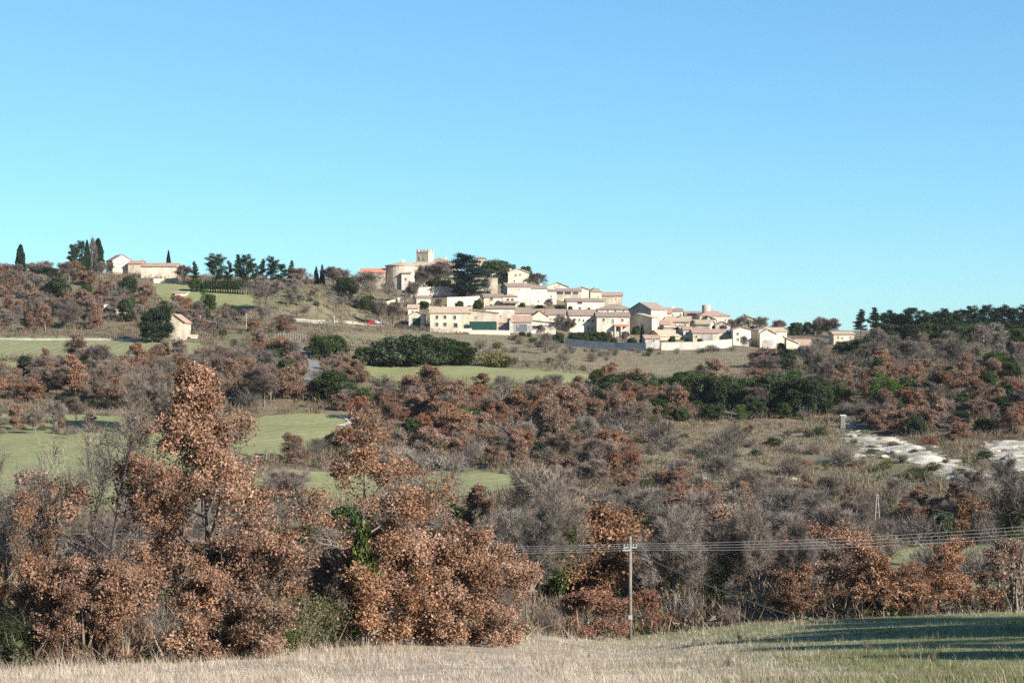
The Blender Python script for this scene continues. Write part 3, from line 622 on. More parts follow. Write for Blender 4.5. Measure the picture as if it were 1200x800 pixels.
# ------------------------------------------------------------------ buildings
def house(name, px0, px1, pyb, pye, roof, rise, label, yaw=0, depth=8., wall='cream', tiles='tile', wins=(), doors=(), chim=(), d=None, cat='house', group=None, under=3., over=.35, walls2=None):
    if d is None: d = at((px0+px1)/2, pyb)[1]
    s = d/F; th = R(yaw); ct, st = math.cos(th), math.sin(th)
    x0 = (px0-CX)*s; k1 = (px1-CX)/F; W = (k1*d-x0)/(ct-k1*st); z0 = (HY-pyb)*s; h = (pyb-pye)*s; rs = rise*s
    e = empty(name, (x0, d, z0), th); D = depth
    m = MB()
    if roof == 'gx': prof = [(0,0,-under),(0,D,-under),(0,D,h),(0,D/2,h+rs),(0,0,h)]; m.prism(prof, (W,0,0))
    elif roof == 'gy': prof = [(0,0,-under),(W,0,-under),(W,0,h),(W/2,0,h+rs),(0,0,h)]; m.prism(prof, (0,D,0))
    elif roof == 'shed': m.prism([(0,0,-under),(0,D,-under),(0,D,h+rs),(0,0,h)], (W,0,0))
    elif roof == 'slope': m.prism([(0,0,-under),(W,0,-under),(W,0,h),(0,0,h+rs)], (0,D,0))       # falls to the right
    else: m.box((0,0,-under), (W,D,h))
    link('wall', m.mesh('wall', [wall]), e)
    r = MB(); o = over; t = .22; g = .02
    if roof == 'gx':
        sl = rs/(D/2)
        r.prism([(-o,-o,h-o*sl+g),(-o,D/2,h+rs+g),(-o,D/2,h+rs+g+t),(-o,-o,h-o*sl+g+t)], (W+2*o,0,0))
        r.prism([(-o,D/2+.003,h+rs+g),(-o,D+o,h-o*sl+g),(-o,D+o,h-o*sl+g+t),(-o,D/2+.003,h+rs+g+t)], (W+2*o,0,0))
    elif roof == 'gy':
        sl = rs/(W/2)
        r.prism([(-o,-o,h-o*sl+g),(W/2,-o,h+rs+g),(W/2,-o,h+rs+g+t),(-o,-o,h-o*sl+g+t)], (0,D+2*o,0))
        r.prism([(W/2+.003,-o,h+rs+g),(W+o,-o,h-o*sl+g),(W+o,-o,h-o*sl+g+t),(W/2+.003,-o,h+rs+g+t)], (0,D+2*o,0))
    elif roof == 'shed':
        sl = rs/D; r.prism([(-o,-o,h-o*sl+g),(-o,D+o,h+rs+o*sl+g),(-o,D+o,h+rs+o*sl+g+t),(-o,-o,h-o*sl+g+t)], (W+2*o,0,0))
    elif roof == 'slope':
        sl = rs/W; r.prism([(-o,-o,h+rs+o*sl+g),(W+o,-o,h-o*sl+g),(W+o,-o,h-o*sl+g+t),(-o,-o,h+rs+o*sl+g+t)], (0,D+2*o,0))
    elif roof == 'hip':
        a = min(W, D)/2; 
        R0, R1 = ((a, D/2), (W-a, D/2)) if W >= D else ((W/2, a), (W/2, D-a))
        B = [(-o,-o,h+g),(W+o,-o,h+g),(W+o,D+o,h+g),(-o,D+o,h+g)]; Tt = [(x,y,z+t) for x,y,z in B]
        top = [(R0[0],R0[1],h+rs+t),(R1[0]+.01,R1[1]+.01,h+rs+t)]
        V = B+Tt+top; Fs = [(3,2,1,0)]+[(i,(i+1)%4,4+(i+1)%4,4+i) for i in range(4)]
        Fs += [(4,5,9,8),(5,6,9),(6,7,8,9),(7,4,8)] if W >= D else [(4,5,8),(5,6,9,8),(6,7,9),(7,4,8,9)]
        r.add(V, Fs)
    elif roof == 'flat':
        r.box((-.12,-.12,h+g), (W+.12,D+.12,h+.3))
    rf = link('roof', r.mesh('roof', [tiles]), e)
    for cx, cy, ch in chim:
        c = MB(); zt = h+rs*.5
        c.box((cx*W-.45, cy*D-.4, zt-.6), (cx*W+.45, cy*D+.4, h+rs+ch)); c.box((cx*W-.6, cy*D-.55, h+rs+ch+.003), (cx*W+.6, cy*D+.55, h+rs+ch+.18))
        link('chimney', c.mesh('chimney', [wall]), rf)
    def opening(nm, px, py, wp, hp, mats):
        a = ((px-CX)*s-x0)/ct; b = (pyb-py)*s; ww = wp*s/2; hh = hp*s/2; f = .14; q = MB()
        q.box((a-ww-f,-.09,b-hh-f), (a-ww,.05,b+hh+f), 1); q.box((a+ww,-.09,b-hh-f), (a+ww+f,.05,b+hh+f), 1)
        q.box((a-ww,-.085,b+hh), (a+ww,.05,b+hh+f), 1); q.box((a-ww,-.16,b-hh-f), (a+ww,.05,b-hh), 1)
        wo = link(nm, q.mesh(nm, [mats, 'palestone']), e)
        p = MB(); p.box((a-ww+.003,-.02,b-hh+.003), (a+ww-.003,.05,b+hh-.003), 0)
        if nm == 'window' and hp > 3: p.box((a-.04,-.05,b-hh+.004), (a+.04,-.021,b+hh-.004), 1)
        link('pane' if nm == 'window' else 'leaf', p.mesh('pane', [mats, 'wood']), wo)
    if not wins and px1-px0 > 11 and pyb-pye > 8 and roof in ('gx', 'hip') and name == 'village_house':
        nw = int((px1-px0)/8); wins = [(px0+(px1-px0)*(i+.5+.2*((i*7+int(px0)) % 3-1))/nw, pye+(pyb-pye)*(.33 if (i+int(px0)) % 2 else .42), 1.3, 1.9) for i in range(nw)]
    for q in wins: opening('window', *q[:4], 'glass' if len(q) < 5 else q[4])
    for q in doors: opening('door', *q[:4], 'wood' if len(q) < 5 else q[4])
    tag(e, label, cat, group); return e, W, D, h, s
V_ = 'houses of the hilltop village'; A_ = 'old castle on the hilltop'
def wins(xs, y, w, h): return [(x, y, w, h) for x in xs]
# the old castle at the left end of the crest
house('castle_wing', 422, 451, 338, 319.5, 'gx', 5, 'grey stone castle wing under a bright orange-red tiled roof', wall='stone', tiles='redtile', depth=9, group=A_, cat='building')
bd = at(468, 339)[1]; bs = bd/F
e = empty('round_bastion', ((468-CX)*bs, bd+6, (HY-340)*bs)); m = MB(); n = 28; rad = 17.5*bs
ang = [2*math.pi*i/n for i in range(n)]; ring = [(rad*math.cos(a), rad*math.sin(a)) for a in ang]; hB = (340-311)*bs
m.prism([(x, y, -3) for x, y in ring], (0,0,hB+3)); link('wall', m.mesh('wall', ['stone'], False), e)
m = MB(); ro = [(1.05*x, 1.05*y, hB+.02) for x, y in ring]; m.add(ro+[(x,y,z+.25) for x,y,z in ro]+[(1.5,2,hB+6*bs)], [tuple(range(n))[::-1]]+[(i,(i+1)%n,n+(i+1)%n,n+i) for i in range(n)]+[(n+i,n+(i+1)%n,2*n) for i in range(n)])
rf = link('roof', m.mesh('roof', ['paletile']), e)
m = MB(); m.box((.6,-.5,hB+.8),(1.8,.7,hB+2.6)); link('chimney', m.mesh('chimney', ['white']), rf)
for a, b in ((-6,4.2),(1,5.4),(-2.5,2.4)):
    m = MB(); yy = -math.sqrt(max(.1, rad**2-a*a))*.985; m.box((a-.35,yy-.12,b),(a+.35,yy+.4,b+1.2)); link('window', m.mesh('window', ['glass']), e)
tag(e, 'broad round stone bastion with a low conical tiled roof', 'building', A_)
house('castle_annex', 470.5, 481, 340.5, 320.5, 'shed', 3, 'narrow sunlit white annex built against the round bastion', wall='white', depth=5, wins=[(475.5,327,1.8,2.6)], group=A_, cat='building', d=bd-1.2)
e, W, D, h, s = house('castle_tower', 488, 502, 326, 296, 'flat', 0, 'square grey stone tower with battlements above the castle roofs', yaw=-24, wall='stone', tiles='stone', depth=4.6, wins=[(492,302.5,1.3,2.4),(497.5,303.5,1,1.6)], group=A_, cat='tower', d=bd+20)
for sx in range(4):
    for f in (0, 1):
        m = MB(); u = sx*(W-.75)/3; v = 0 if f == 0 else D-.5
        m.box((u, v, h+.31), (u+.75, v+.5, h+1.25)); link('merlon', m.mesh('merlon', ['stone']), e)
for sy in (1, 2):
    for f in (0, 1):
        m = MB(); v = sy*(D-.75)/3; u = 0 if f == 0 else W-.5
        m.box((u, v, h+.31), (u+.5, v+.75, h+1.25)); link('merlon', m.mesh('merlon', ['stone']), e)
house('castle_hall', 484, 508, 337, 311.5, 'gx', 4.5, 'cream castle hall to the right of the round bastion', wall='cream', tiles='paletile', depth=9, wins=[(495,314,1.6,1.8),(496,322,2.4,5),(501,323,2,5)], group=A_, cat='building', d=bd+7)
house('castle_range', 507, 538, 335, 311, 'gx', 5, 'long castle range with a grey-pink roof behind leafless trees', wall='palestone', depth=10, wins=wins((512,519,526),321,1.6,3), group=A_, cat='building', d=bd+9)
house('castle_lodging', 503, 529, 330, 307, 'hip', 5.5, 'highest castle roof, a broad pale hip to the right of the tower', wall='cream', tiles='tile', depth=9, chim=[(.8,.5,.5)], group=A_, cat='building', d=bd+24, yaw=10)
# houses: (front left, front right, foot, eaves) in photo pixels, then roof form and height
house('village_house', 479, 498, 384, 369, 'gy', 4, 'white gabled barn with a tall dark green door, by the track', wall='white', doors=[(488,378,9.5,11,'greenpaint')], depth=9, group=V_)
house('village_house', 504, 552, 387, 366.5, 'gx', 7, 'long cream house with three shuttered upper windows behind the garden wall', wall='cream', tiles='paletile', depth=10,
      wins=[(512.2,371.5,3,4.2),(521.5,371.5,3.2,4.2),(533,371.8,3.2,4.2),(512,380,3.4,4.2),(521.5,380,4,4)], doors=[(534,381,4.5,5,'glass'),(547,381,2.4,4.5)], chim=[(.3,.5,.4)], group=V_)
house('village_house', 552, 584, 387, 366.8, 'slope', 3.5, 'bare cream end house of the long row, above the green fence', wall='cream', tiles='paletile', depth=9, wins=[(558,372,1.4,2.6)], group=V_, d=at(528,387)[1]+1.5)
house('village_house', 488, 505, 362, 349, 'gx', 2.5, 'small brown stone house with a white shutter below the retaining wall', yaw=12, wall='stone', tiles='tile', depth=7, wins=[(501,355,5.5,6,'whitepaint')], group=V_)
house('village_house', 478, 490, 370, 361, 'gx', 4, 'low tile-roofed outhouse half hidden by leafless shrubs above the barn', wall='palestone', tiles='paletile', depth=6, group=V_)
house('village_house', 556, 569, 326, 303, 'hip', 2, 'pale belfry house rising behind the great cedar', wall='cream', depth=6, wins=[(562,308,1.2,2)], group=V_)
house('village_house', 565, 596, 331, 317, 'gx', 4.5, 'cream house with a grey roof and two small windows beside the cedar', wall='cream', depth=8, wins=[(575.5,319,1.2,2),(585,319,1.2,2)], group=V_)
house('village_house', 595.5, 620, 335, 319.5, 'gy', 4.5, 'tall pale stone gable house on the skyline right of the cedar', wall='palestone', tiles='palestone', depth=9, wins=[(604.5,322.5,1.5,2.2),(609.5,322,1.5,2.2),(603,329,1.2,2)], chim=[(.12,.4,.1)], group=V_)
house('village_house', 552, 583, 345, 326.8, 'flat', 0, 'blank cream terrace wall house below the cedar with one bare tree before it', wall='cream', tiles='palestone', depth=7, group=V_)
house('village_house', 594.5, 622, 358, 336, 'gx', 4.5, 'tall bright white house in the middle of the upper village', yaw=14, wall='white', depth=10, wins=[(600,339,.9,.9),(609,338.6,.9,.9)], chim=[(.2,.5,.4),(.9,.5,.5)], group=V_)
house('village_house', 622.5, 641, 358, 338, 'gx', 4, 'grey-stained stone house right of the tall white one', yaw=14, wall='palestone', depth=9, wins=[(631,343,2,3.4,'white'),(631,353,1.6,2)], chim=[(.8,.5,.6)], group=V_)
house('village_house', 567, 589, 361, 348, 'gx', 3.5, 'small cream house with two windows, left half of a joined pair', wall='cream', depth=7, wins=[(576,350,3,4),(575.5,357.5,2.6,2.4)], group=V_)
e, W, D, h, s = house('village_house', 589, 606, 362, 347.5, 'hip', 2.6, 'small two-storey cream house with a porch roof over dark openings', wall='cream', tiles='pinktile', depth=7,
      wins=[(595.3,351,2.8,2.2),(600.5,351,2.8,2.2),(595,358,3.6,3.8),(601.5,358,4.2,3.8)], group=V_)
m = MB(); m.prism([(0,-1.6,h*.46),(0,-.01,h*.58),(0,-.01,h*.64),(0,-1.6,h*.52)], (W+.6,0,0)); link('porch_roof', m.mesh('porch_roof', ['tile']), e)
house('village_house', 569, 603, 374, 361.5, 'gx', 3.2, 'long low white house with a grey roof under the joined pair', wall='white', tiles='tile', depth=8, wins=[(587,370.5,1.6,1.4)], group=V_)
house('village_house', 603.5, 637, 374, 367, 'gx', 5, 'low house showing only its broad weathered roof, right of the long white one', wall='peach', tiles='tile', depth=10, wins=[(626,368.5,6,2)], group=V_)
house('village_house', 624, 642, 383, 371, 'gy', 6.5, 'peach gable house turned to the sun above the grey carport', yaw=8, wall='peach', tiles='pinktile', depth=8, wins=[(632.5,375,1,1.4)], group=V_)
house('village_house', 584, 597, 388, 378, 'gx', 6, 'grey block store under an ochre tiled roof beside the green fence', wall='grey', tiles='paletile', depth=9, group=V_)
house('village_house', 601.5, 623, 391, 377, 'gx', 7, 'grey garage house with a white pillar and salmon roof', wall='grey', tiles='pinktile', depth=9, doors=[(611,384,14,9,'shutter')], group=V_)
house('village_house', 597, 601.4, 390, 376.5, 'flat', 0, 'narrow white pier of wall left of the grey garage', wall='white', tiles='white', depth=4, cat='wall', group=V_)
house('village_house', 622.5, 651, 392, 378.5, 'slope', 3, 'white house with a sloping dark carport roof at the lower edge', wall='white', tiles='tile', depth=8, doors=[(628,383.5,8.5,4,'glass'),(634,389.5,9,5,'grey')], group=V_)
house('village_house', 640, 666, 347, 336, 'gy', 5, 'wide low pale gable on the skyline in the middle of the village', wall='palestone', tiles='paletile', depth=10, wins=[(651,336,1,1)], group=V_)
house('village_house', 640, 652, 356, 341, 'gx', 2, 'plain white house left of the loggia house', wall='white', tiles='tile', depth=7, group=V_)
house('village_house', 652, 681, 354, 341, 'gx', 3, 'cream house with a row of three dark loggia openings', wall='cream', tiles='tile', depth=7, wins=[(656.2,343.4,8,2.8),(665.5,343.4,7.6,2.8),(674.5,343.4,6.4,2.6)], chim=[(.1,.5,1.2)], group=V_)
house('village_house', 672, 690, 352, 339, 'gy', 3, 'small pale gable behind the loggia house on the skyline', wall='palestone', tiles='paletile', depth=9, group=V_)
house('village_house', 692, 705, 356, 342, 'hip', 4.5, 'square tower-like house with a grey hipped roof on the skyline', yaw=10, wall='cream', tiles='tile', depth=8, chim=[(.95,.5,-.2)], group=V_)
house('village_house', 705.5, 729, 362, 346.5, 'gx', 4, 'tall cream house ending the skyline, lit along its right edge', yaw=-4, wall='cream', tiles='pinktile', depth=7, wins=[(710,350,1,1.6),(722,350,1,1.6)], group=V_)
house('village_house', 664.5, 708, 366, 353, 'gx', 3.4, 'long white house with one wide dark window under a ridge of grey tiles', yaw=5, wall='white', tiles='tile', depth=8, wins=[(679.5,354.8,6,2.4),(679.5,361,2.6,2.6),(690.5,361.3,2.6,2.4)], group=V_)
house('village_house', 700.5, 741, 371, 362.5, 'hip', 6, 'white house with a broad hipped roof and a strip of small windows', wall='white', tiles='tile', depth=10, wins=[(712.5,364,1.6,2.2),(721.5,364,1.6,2.2),(731,364,1.6,2.2)], group=V_)
house('village_house', 640, 662, 381, 368.5, 'gx', 6, 'house with a grey-stained wall behind a tall leafless tree', wall='palestone', tiles='tile', depth=9, group=V_)
house('village_house', 667.5, 699, 390, 369.5, 'gx', 6.5, 'white house with five small upper windows above the dark hedge', yaw=4, wall='white', tiles='tile', depth=10,
      wins=[(673,375.5,1.8,2.6),(679,374.8,1.2,3.4),(684,375.6,1.6,3),(689.4,375.6,3.2,2.6,'shutter'),(695,375.6,3.2,2.6,'shutter'),(689.4,385,2,4.6),(694,385,1.6,4)], group=V_)
e, W, D, h, s = house('village_house', 699.3, 738, 394, 371, 'gx', 4.8, 'large white house with a terracotta porch and three upper windows', wall='white', tiles='tile', depth=10,
      wins=[(707.4,374.5,2.6,2.8),(718.3,376.3,2.2,5,'shutter'),(729.5,375,2.4,2.8)], doors=[(722,384,4.2,6.5,'glass')], group=V_)
m = MB(); m.prism([(W*.52,-2.0,h*.50),(W*.52,-.01,h*.58),(W*.52,-.01,h*.62),(W*.52,-2.0,h*.54)], (W*.44,0,0)); link('porch_roof', m.mesh('porch_roof', ['redtile']), e)
for u in (.53, .72, .9): m = MB(); m.box((W*u,-1.9,-2),(W*u+.5,-1.5,h*.50)); link('porch_pillar', m.mesh('porch_pillar', ['white']), e)
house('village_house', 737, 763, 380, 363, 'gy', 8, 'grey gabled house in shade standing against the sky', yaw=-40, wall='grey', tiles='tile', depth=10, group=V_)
house('village_house', 758, 787, 380, 367, 'gx', 6.5, 'house with a wide salmon-red roof behind the shaded corner house', wall='peach', tiles='pinktile', depth=11, chim=[(.2,.3,.3)], group=V_)
house('village_house', 764, 772, 393, 372.5, 'gx', 5, 'two-storey corner house whose long side lies in shade', yaw=52, wall='cream', tiles='paletile', depth=13, group=V_)
house('village_house', 760, 792, 389, 383.5, 'gx', 8.5, 'low house under a broad pinkish roof above the yellow-roofed house', yaw=20, wall='grey', tiles='pinktile', depth=10, group=V_)
house('village_house', 774, 801, 399, 394, 'gx', 7, 'house with a pale yellow roof catching the sun behind the garden wall', yaw=30, wall='yellow', tiles='paletile', depth=8, group=V_)
house('village_house', 756, 773, 409, 396.5, 'gx', 3.5, 'small grey shed with a pink roof breaking the line of the garden wall', yaw=8, wall='grey', tiles='pinktile', depth=5.5, wins=[(766,399,2.6,2)], cat='shed', group=V_)
house('village_house', 784, 800, 376, 364.5, 'gx', 3, 'white skyline house with a grey roof and two stubby chimneys', wall='white', tiles='tile', depth=8, chim=[(.35,.5,.8),(.9,.5,.3)], group=V_)
house('village_house', 779, 808, 386, 377, 'gx', 6, 'house of jumbled pale roofs in the middle of the right-hand cluster', yaw=-12, wall='cream', tiles='paletile', depth=9, chim=[(.6,.4,.4)], group=V_)
house('village_house', 803, 822, 378, 369, 'gx', 4, 'low cream wing left of the house with the round cap', wall='cream', tiles='tile', depth=8, group=V_)
e, W, D, h, s = house('village_house', 820, 855, 384, 370.5, 'hip', 7.5, 'cream house with a hipped roof crowned by a round white cap', wall='cream', tiles='pinktile', depth=11, yaw=6, group=V_)
m = MB(); m.tube((W*.33,D*.5,h+4.2*s),(W*.33,D*.5,h+13.5*s),1.7,1.7,14); link('round_cap', m.mesh('round_cap', ['white']), e)
house('village_house', 806, 832, 388, 380, 'gx', 5, 'low cream house with a sunlit gable left of the grey lean-to', yaw=-18, wall='cream', tiles='paletile', depth=8, group=V_)
house('village_house', 829, 839, 384, 374, 'slope', 3.5, 'white half-gable tucked below the round-capped house', wall='white', tiles='tile', depth=6, group=V_)
house('village_house', 838.5, 856, 391, 381, 'gy', 4, 'grey rendered gable below the round-capped house', wall='grey', tiles='tile', depth=8, group=V_)
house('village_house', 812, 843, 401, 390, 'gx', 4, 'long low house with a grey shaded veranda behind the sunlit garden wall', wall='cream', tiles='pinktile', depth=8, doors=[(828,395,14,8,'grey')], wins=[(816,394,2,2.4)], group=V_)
house('village_house', 801, 811, 398, 386, 'gx', 3, 'small white house with a tall window beside the veranda house', wall='white', tiles='pinktile', depth=6, wins=[(804.5,390,2,4)], group=V_)
house('village_house', 843, 857, 402, 390, 'gx', 4, 'cream house with its right half in deep shade beside the tall white house', yaw=30, wall='cream', tiles='tile', depth=7, group=V_)
house('village_house', 860, 892, 389, 376.5, 'gy', 6, 'big cream gable with an off-centre peak before leafless trees', wall='cream', tiles='paletile', depth=10, wins=[(877,375,1.2,1.2)], group=V_)
house('village_house', 859, 880, 405, 386, 'gy', 3, 'tall white two-storey house with two small windows beside the shaded gap', wall='white', tiles='pinktile', depth=8, wins=[(864.5,391,2.2,2.2),(865,397.5,1.8,2.4)], group=V_)
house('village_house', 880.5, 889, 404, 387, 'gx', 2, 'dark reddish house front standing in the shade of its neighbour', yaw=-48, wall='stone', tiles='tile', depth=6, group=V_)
house('village_house', 890.5, 910, 408, 391, 'gy', 5, 'white gable house with a grey stained front near the right end', wall='white', tiles='white', depth=8, wins=[(900,402,11,7,'grey')], group=V_)
house('village_house', 901, 922, 402, 388.5, 'gx', 4.5, 'peach house with an ochre roof behind the white gable', yaw=14, wall='peach', tiles='paletile', depth=9, group=V_)
house('village_house', 884, 902, 393, 384.5, 'gx', 2, 'low house with a pale terrace roof right of the big gable', wall='peach', tiles='paletile', depth=8, group=V_)
house('village_house', 921.5, 936, 413, 402, 'slope', 6, 'last house of the row with a white-edged sloping gable', wall='palestone', tiles='white', depth=4, group=V_)
house('village_house', 935, 952, 413, 405, 'gx', 7, 'last house of the row, its pink roof falling to the right', yaw=6, wall='peach', tiles='pinktile', depth=7, group=V_, d=at(929,413)[1]+.6)
house('village_house', 977, 1001, 402, 391.5, 'gx', 3, 'pale house half hidden behind leafless trees right of the village', wall='cream', tiles='paletile', depth=9)
house('village_house', 1032, 1086, 397.5, 391.5, 'flat', 0, 'long pale building half hidden by trees below the pinewood', wall='yellow', tiles='palestone', depth=9, wins=wins((1045,1058,1072),394,2,2.4))
house('village_house', 1152, 1180, 402, 391.5, 'hip', 4.5, 'salmon-roofed bungalow below the pinewood at the right', wall='peach', tiles='pinktile', depth=9, wins=[(1160,396,2,3),(1172,396.5,2.4,3.4)])
house('village_house', 1181, 1206, 403, 391, 'gx', 2.5, 'white-walled bungalow at the right edge below the pinewood', wall='white', tiles='paletile', depth=9, wins=[(1188,398,3,3.4),(1197,398,3,3)])
house('village_house', 771, 785, 388, 380, 'gx', 4, 'small peach house wedged between the corner house and the jumbled roofs', yaw=10, wall='peach', tiles='pinktile', depth=7, group=V_)
house('village_house', 799, 812, 393, 386.5, 'gx', 3.5, 'low cream house with a tan roof behind the small white house', yaw=14, wall='cream', tiles='paletile', depth=7, group=V_)
house('village_house', 823, 837, 396, 389, 'gx', 3.2, 'low house with a pink roof rising behind the veranda house', yaw=-10, wall='palestone', tiles='pinktile', depth=7, group=V_)
house('village_house', 846, 860, 398, 391, 'gy', 3, 'little cream gable between the grey gable and the tall white two-storey house', wall='cream', tiles='tile', depth=6, group=V_)
house('village_house', 654, 668, 373, 366, 'gx', 3, 'narrow tan-roofed house left of the five-window house', yaw=8, wall='cream', tiles='tile', depth=7, group=V_)
house('village_house', 741, 757, 374, 366, 'gx', 3.5, 'cream house front between the hipped-roof house and the shaded grey gable', yaw=8, wall='cream', tiles='pinktile', depth=7, group=V_)
house('village_house', 700, 712, 356.5, 350, 'gx', 2.6, 'low house with a grey roof under the tower-like house', wall='palestone', tiles='tile', depth=6, group=V_)
house('village_house', 606, 622, 370, 363.5, 'gx', 3, 'low tan-roofed house below the tall bright white house', yaw=8, wall='palestone', tiles='tile', depth=7, group=V_)
# farm on the left ridge and the house in the field below
FM = 'buildings of the ridge farm'
house('stone_farmhouse', 132, 155, 322, 305, 'gy', 6.8, 'tall farmhouse gable at the left end of the ridge farm', yaw=30, wall='cream', tiles='pinktile', depth=8.5, wins=[(143,309,1.2,1.4)], group=FM)
house('stone_farmhouse', 150, 166, 322, 309, 'gx', 3.6, 'middle wing of the ridge farm with a chimney', wall='cream', tiles='pinktile', depth=8, wins=[(157,312,1.2,1.4)], chim=[(.9,.5,.4)], group=FM)
house('stone_farmhouse', 165, 206, 326, 312.3, 'gx', 4.2, 'long blank-walled barn at the right end of the ridge farm', wall='cream', tiles='pinktile', depth=9, group=FM)
house('field_house', 192, 216, 398, 377.5, 'gy', 9, 'cream gabled house half hidden behind dark conifers in the left field', wall='cream', tiles='pinktile', depth=9, doors=[(209.5,397,2.5,5)])
house('white_shed', 136, 157, 367, 363.2, 'shed', 3, 'low white-roofed shed on the slope below the ridge farm', wall='palestone', tiles='white', depth=5, cat='shed')
house('white_shed', 223.5, 230, 397, 393.4, 'flat', 0, 'little white cabin right of the gabled field house', wall='white', tiles='white', depth=2.5, cat='shed')
house('white_shed', 205, 218, 347, 343.2, 'shed', 1.6, 'flat pale outbuilding among trees on the slope right of the ridge farm', wall='white', tiles='paletile', depth=5, cat='shed')

# ------------------------------------------------------------------ walls and fences
def wallrun(name, line, height_px, label, mat='palestone', thick=.5, cat='wall', cap=None, d=None, group=None):
    """a wall along photo points on the ground; one mesh, plus a coping"""
    pts = [at(*p) if d is None else ((p[0]-CX)/F*d, d, (HY-p[1])/F*d) for p in line]; e = empty(name, pts[0]); o = Vector(pts[0]); m = MB(); c = MB()
    for a, b in zip(pts[:-1], pts[1:]):
        n = max(1, int(math.hypot(b[0]-a[0], b[1]-a[1])/4))
        for k in range(n):
            p = [a[j]+(b[j]-a[j])*k/n for j in range(3)]; q = [a[j]+(b[j]-a[j])*(k+1)/n for j in range(3)]
            hp = height_px*p[1]/F; P = Vector(p)-o; Qv = Vector(q)-o
            m.prism([(P.x,P.y,P.z-2),(Qv.x,Qv.y,Qv.z-2),(Qv.x,Qv.y,Qv.z+hp),(P.x,P.y,P.z+hp)], (0,thick,0))
            c.prism([(P.x,P.y-.06,P.z+hp+.004),(Qv.x,Qv.y-.06,Qv.z+hp+.004),(Qv.x,Qv.y-.06,Qv.z+hp+.12),(P.x,P.y-.06,P.z+hp+.12)], (0,thick+.12,0))
    link('masonry' if cat == 'wall' else 'panels', m.mesh('masonry', [mat]), e); link('coping', c.mesh('coping', [cap or mat]), e)
    return tag(e, label, cat, group)
wallrun('retaining_wall', [(481,348),(500,347.5),(520,347),(539,346.5)], 11, 'long bright stone retaining wall under the castle garden', 'palestone', 1.0)
wallrun('retaining_wall', [(524,360.5),(545,360),(562,359)], 12, 'lower stone retaining wall below the great cedar', 'palestone', 1.0)
wallrun('retaining_wall', [(446,366),(462,362),(478,356)], 11, 'rough stone retaining wall below the round bastion', 'stone', 1.0)
wallrun('retaining_wall', [(180,331.5),(194,331.5),(208,331.5)], 5, 'pale terrace wall below the long barn of the ridge farm', 'palestone', .8)
wallrun('garden_wall', [(462,384.5),(480,386.5),(504,389),(530,390),(553,389)], 4, 'low pale garden wall before the barn and the long cream house', 'stone', .4)
wallrun('green_fence', [(550,387),(566,387),(582,387)], 10, 'dark green windbreak fence beside the long cream house', 'greenpaint', .15, 'fence', 'greenpaint', d=at(528,387)[1]-1.5)
wallrun('garden_wall', [(550,392),(575,392),(598,392.5)], 5, 'rough grey garden wall below the green fence', 'stone', .5)
wallrun('panel_fence', [(662,405.5),(690,408.5),(720,410.5),(757,411)], 9, 'long panel fence below the dark hedges, their shade painted in blue-grey', 'shadefence', .15, 'fence', 'shadefence')
wallrun('garden_wall', [(775,411),(795,410.5),(820,410),(858,407)], 9.5, 'pale rendered garden wall before the right-hand cluster of houses', 'wallgrey', .4)
wallrun('field_wall', [(-20,398.5),(60,399),(130,399),(165,400)], 2.2, 'low dry-stone wall along the top of the left field', 'wallgrey', .6)
wallrun('field_wall', [(330,376),(370,379),(420,381)], 1.3, 'low pale parapet along the village track', 'wallgrey', .4)
wallrun('stone_bank', [(105,364),(125,362),(140,359)], 5, 'pale stone bank left of the white-roofed shed', 'palestone', .8)

# ------------------------------------------------------------------ vehicles, poles, wires
def car(px, py, paint, label, name, tall=1.45, L=4.1, rz=.5):
    x, y, z = at(px, py); e = empty(name, (x, y, z+.05), rz); W = 1.7
    m = MB(); m.prism([(-L/2,-W/2,.3),(L/2,-W/2,.3),(L/2,-W/2,.75),(L*.28,-W/2,.9),(-L*.45,-W/2,.95),(-L/2,-W/2,.8)], (0,W,0))
    m.prism([(-L*.44,-W*.44,.952),(L*.26,-W*.44,.902),(L*.08,-W*.44,tall),(-L*.36,-W*.44,tall)], (0,W*.88,0)); link('body', m.mesh('body', [paint]), e)
    for s in (-1, 1):
        m = MB(); m.prism([(-L*.36,s*W*.445,1.0),(L*.2,s*W*.445,.97),(L*.06,s*W*.445,tall-.1),(-L*.32,s*W*.445,tall-.1)], (0,s*.012,0)); link('side_window', m.mesh('side_window', ['glass']), e)
        for u in (-.32, .32):
            m = MB(); m.tube((u*L, s*W*.5-s*.2, .3), (u*L, s*W*.5+s*.02, .3), .32, .32, 16); wh = link('wheel', m.mesh('wheel', ['black']), e)
        m = MB(); m.box((L/2-.02, s*.55-.18, .58), (L/2+.03, s*.55+.18, .74)); link('headlight', m.mesh('headlight', ['porcelain']), e)
    tag(e, label, 'car')
car(435.5, 380.5, 'redpaint', 'red car parked beside the village track left of the barn', 'parked_car', rz=1.35)
car(443.5, 380.5, 'whitepaint', 'white van parked beside the red car', 'parked_van', 2.1, 4.6, 1.2)
def wpost(px, py, top, label, r=.10, mat='palebark'):
    x, y, z = at(px, py); h = (py-top)*y/F; m = MB(); m.tube((0,0,-.6),(0,0,h),r*1.15,r*.85,8); e = link('wooden_pole', m.mesh('wooden_pole', [mat]))
    e.location = (x, y, z)
    m = MB(); m.box((-.35,-.04,h-.35),(.35,.04,h-.25)); link('cross_bar', m.mesh('cross_bar', [mat]), e); tag(e, label, 'pole')
wpost(288.5, 386, 367, 'pale thin pole right of the field house')
wpost(234.7, 386, 369, 'slim grey pole left of the pale one near the field house')
wpost(237.5, 334, 322, 'short pole at the left end of the sapling row')
wpost(980.5, 584, 557, 'thin pole on the brushy slope below the chalk scar')
wpost(899.6, 424, 401, 'pole rising before the last village houses')
